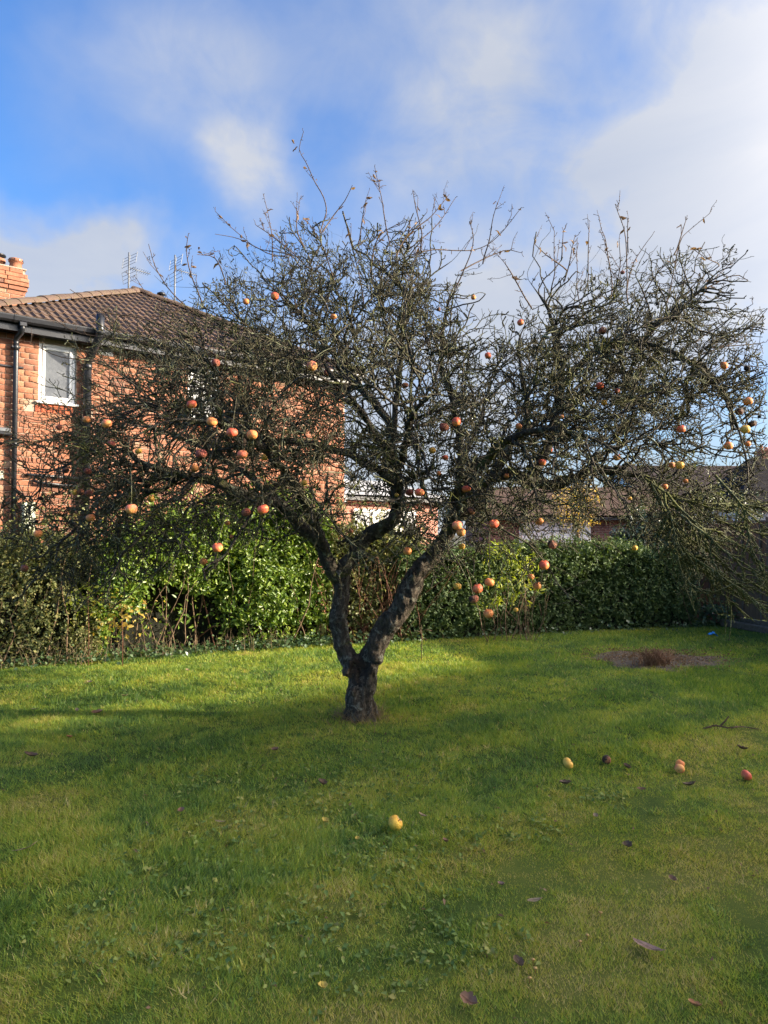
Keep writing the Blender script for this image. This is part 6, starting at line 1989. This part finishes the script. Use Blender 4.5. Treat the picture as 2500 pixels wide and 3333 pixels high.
def build_litter():
    # fallen twig at the right
    g = G(2370, 2378)
    root = empty('fallen_twig', (g.x, g.y, gz(g)))
    for pl in ([(2290, 2382, .02), (2330, 2376, .03), (2370, 2384, .03), (2420, 2376, .02), (2470, 2380, .01)], [(2345, 2378, .03), (2360, 2350, .09), (2372, 2333, .14)], [(2385, 2384, .03), (2400, 2366, .06)], [(2318, 2378, .03), (2325, 2362, .06)]):
        pts = [G(a, b) - g + Vector((0, 0, z)) if z < .05 else P(a, b, g.y) - g for a, b, z in pl]
        obj('branchlet', tube_mesh('branchlet', pts, list(np.linspace(.008, .004, len(pts))), 6), M['shoot'], root)
    tag(root, 'dark forked twig lying on the lawn at the right', 'twig')
    # thin stick standing behind the tree
    g = G(1372, 2152)
    root = empty('thin_sapling', (g.x, g.y, 0))
    zt = P(1372, 2035, g.y).z
    obj('stem', tube_mesh('stem', [(0, 0, -.02), (.006, 0, zt * .5), (0, 0, zt)], [.006, .005, .003], 6), M['stem'], root)
    for (s, z, l) in ((1, .42, .13), (-1, .40, .12), (1, .3, .07), (-1, .2, .05)):
        obj('side_twig', tube_mesh('side_twig', [(0, 0, z * zt / .5), (s * l * .5, 0, z * zt / .5 + .02), (s * l, 0, z * zt / .5 + .0)], [.003, .0025, .0015], 5), M['stem'], root)
    tag(root, 'thin bare sapling standing in the grass right of the trunk', 'sapling')
    # blue scrap
    g = G(2320, 2073)
    bm = bmesh.new()
    bmesh.ops.create_grid(bm, x_segments=6, y_segments=4, size=.5)
    for v in bm.verts:
        v.co.x *= .13; v.co.y *= .08; v.co.z = .03 + .05 * mnoise.noise(v.co * 25) + .02 * math.cos(v.co.x * 30)
    o = obj('plastic_scrap', bm_mesh('plastic_scrap', bm, True), M['blue'], None, (g.x, g.y, .01))
    sd = o.modifiers.new('thick', 'SOLIDIFY'); sd.thickness = .004
    tag(o, 'small crumpled bright blue plastic scrap on the far lawn', 'scrap')
    # bare soil patch with a cut-back brown plant
    th = np.linspace(0, 2 * np.pi, 49)[:-1]
    bm = bmesh.new()
    c = bm.verts.new((SOIL[0], SOIL[1], .045))
    rings = []
    for f in (.12, .25, .38, .5, .62, .74, .86, 1.0):
        rr = [f * (1 + .18 * math.sin(3 * a + 1) + .1 * math.sin(7 * a)) for a in th]
        rings.append([bm.verts.new((SOIL[0] + math.cos(a) * .82 * r_, SOIL[1] + math.sin(a) * .66 * r_, .05 - .058 * f ** 2 + .03 * mnoise.noise(Vector((math.cos(a) * f * 6, math.sin(a) * f * 6, 3))) + .02 * mnoise.noise(Vector((math.cos(a) * f * 17, math.sin(a) * f * 17, 9))))) for a, r_ in zip(th, rr)])
    for i in range(48): bm.faces.new((c, rings[0][i], rings[0][(i + 1) % 48]))
    for a, b in zip(rings, rings[1:]):
        for i in range(48): bm.faces.new((a[i], b[i], b[(i + 1) % 48], a[(i + 1) % 48]))
    tag(obj('soil_patch', bm_mesh('soil_patch', bm, True), M['soil']), kind='structure')
    r = np.random.default_rng(12)
    n = 1700
    C = np.stack([SOIL[0] + r.normal(0, .42, n), SOIL[1] + r.normal(0, .33, n), np.full(n, .045)], 1); C[:, 2] += r.uniform(0, .02, n)
    V, F, rnd = leaf_cloud(C, np.tile([0, 0, 1.0], (n, 1)), .035, .35, .2, .6, 2)
    tag(obj('leaf_litter', arr_mesh('leaf_litter', V, F, False, {'rnd': rnd}), M['dryleaf']), 'brown leaf litter and dead bits strewn over the bare soil patch', 'litter', kind='stuff')
    g = G(2130, 2172)
    root = empty('dead_plant', (g.x, g.y, .02))
    n = 170; k = 5; u = np.linspace(0, 1, k)[None, :]
    a = r.random(n) * 6.28; H = r.uniform(.07, .2, n); out = r.uniform(.05, .26, n)
    bx = r.normal(0, .09, n); by = r.normal(0, .05, n)
    Pn = np.stack([bx[:, None] + (np.cos(a) * out)[:, None] * u, by[:, None] + (np.sin(a) * out * .7)[:, None] * u, H[:, None] * np.sin(u * 2.2) * 1.05], -1)
    V, F = tube_batch(Pn, np.full((n, k), .0045) * (1.15 - u * .8), 3)
    tag(obj('fronds', arr_mesh('fronds', V, F, True), M['fern'], root), kind='stuff')
    tag(root, 'cut-back clump of dead red-brown fronds in the bare soil patch', 'plant')
    # dry grass round the foot of the trunk
    n = 260
    a = r.random(n) * 6.28; rad = .12 + r.exponential(.06, n)
    x = BASE.x + np.cos(a) * rad; y = BASE.y + np.sin(a) * rad; H = r.uniform(.04, .14, n)
    ln = r.normal(0, .07, (n, 2))
    Pn = np.stack([x[:, None] + ln[:, :1] * u ** 1.5, y[:, None] + ln[:, 1:] * u ** 1.5, H[:, None] * u], -1)
    V, F = tube_batch(Pn, np.full((n, k), .0022) * (1.1 - u), 3)
    tag(obj('dry_grass', arr_mesh('dry_grass', V, F, True), M['dryfoot']), 'dry straw-coloured grass round the foot of the apple trunk', 'grass', kind='stuff')
    n = 520
    x = r.normal(.2, 1.9, n); y = r.uniform(2.2, 8.6, n); kp = np.abs(x) < .6 * y + .3
    C = np.stack([x, y, ground_z(x, y) + r.uniform(.008, .024, n)], 1)[kp]
    V, F, rnd = leaf_cloud(C, np.tile([0, 0, 1.0], (len(C), 1)), .022, .55, .25, .5, 6)
    tag(obj('leaf_crumbs', arr_mesh('leaf_crumbs', V, F, False, {'rnd': rnd}), M['dryleaf']), 'scattered crumbs of dead leaf caught among the grass', 'litter', kind='stuff')
    # small toadstools by the lower edge
    bm = bmesh.new()
    add_tube(bm, [(0, 0, 0), (0, 0, .018), (0, 0, .019), (0, 0, .022), (0, 0, .025)], [.002, .002, .008, .006, .001], 10)
    ts = bm_mesh('toadstool', bm, True); ts.materials.append(simple('toadstool', (.5, .3, .08), (.34, .18, .05), 40, .5))
    for (px, py, lb) in ((1955, 2988, 'small tan toadstool alone in the right foreground grass'), (1912, 3062, 'small tan toadstool, upper of the pair beside the black leaf'), (1888, 3082, 'small tan toadstool, lower of the pair beside the black leaf'),
                         (1735, 3142, 'small tan toadstool, highest of three at the bottom of the lawn'), (1742, 3170, 'small tan toadstool, middle of three at the bottom of the lawn'), (1724, 3202, 'small tan toadstool, lowest of three at the bottom of the lawn')):
        g = G(px, py)
        tag(obj('toadstool', ts, None, None, (g.x, g.y, gz(g) + .004), (0, 0, random.random() * 6)), lb, 'toadstool', 'toadstools in the grass')
build_litter()
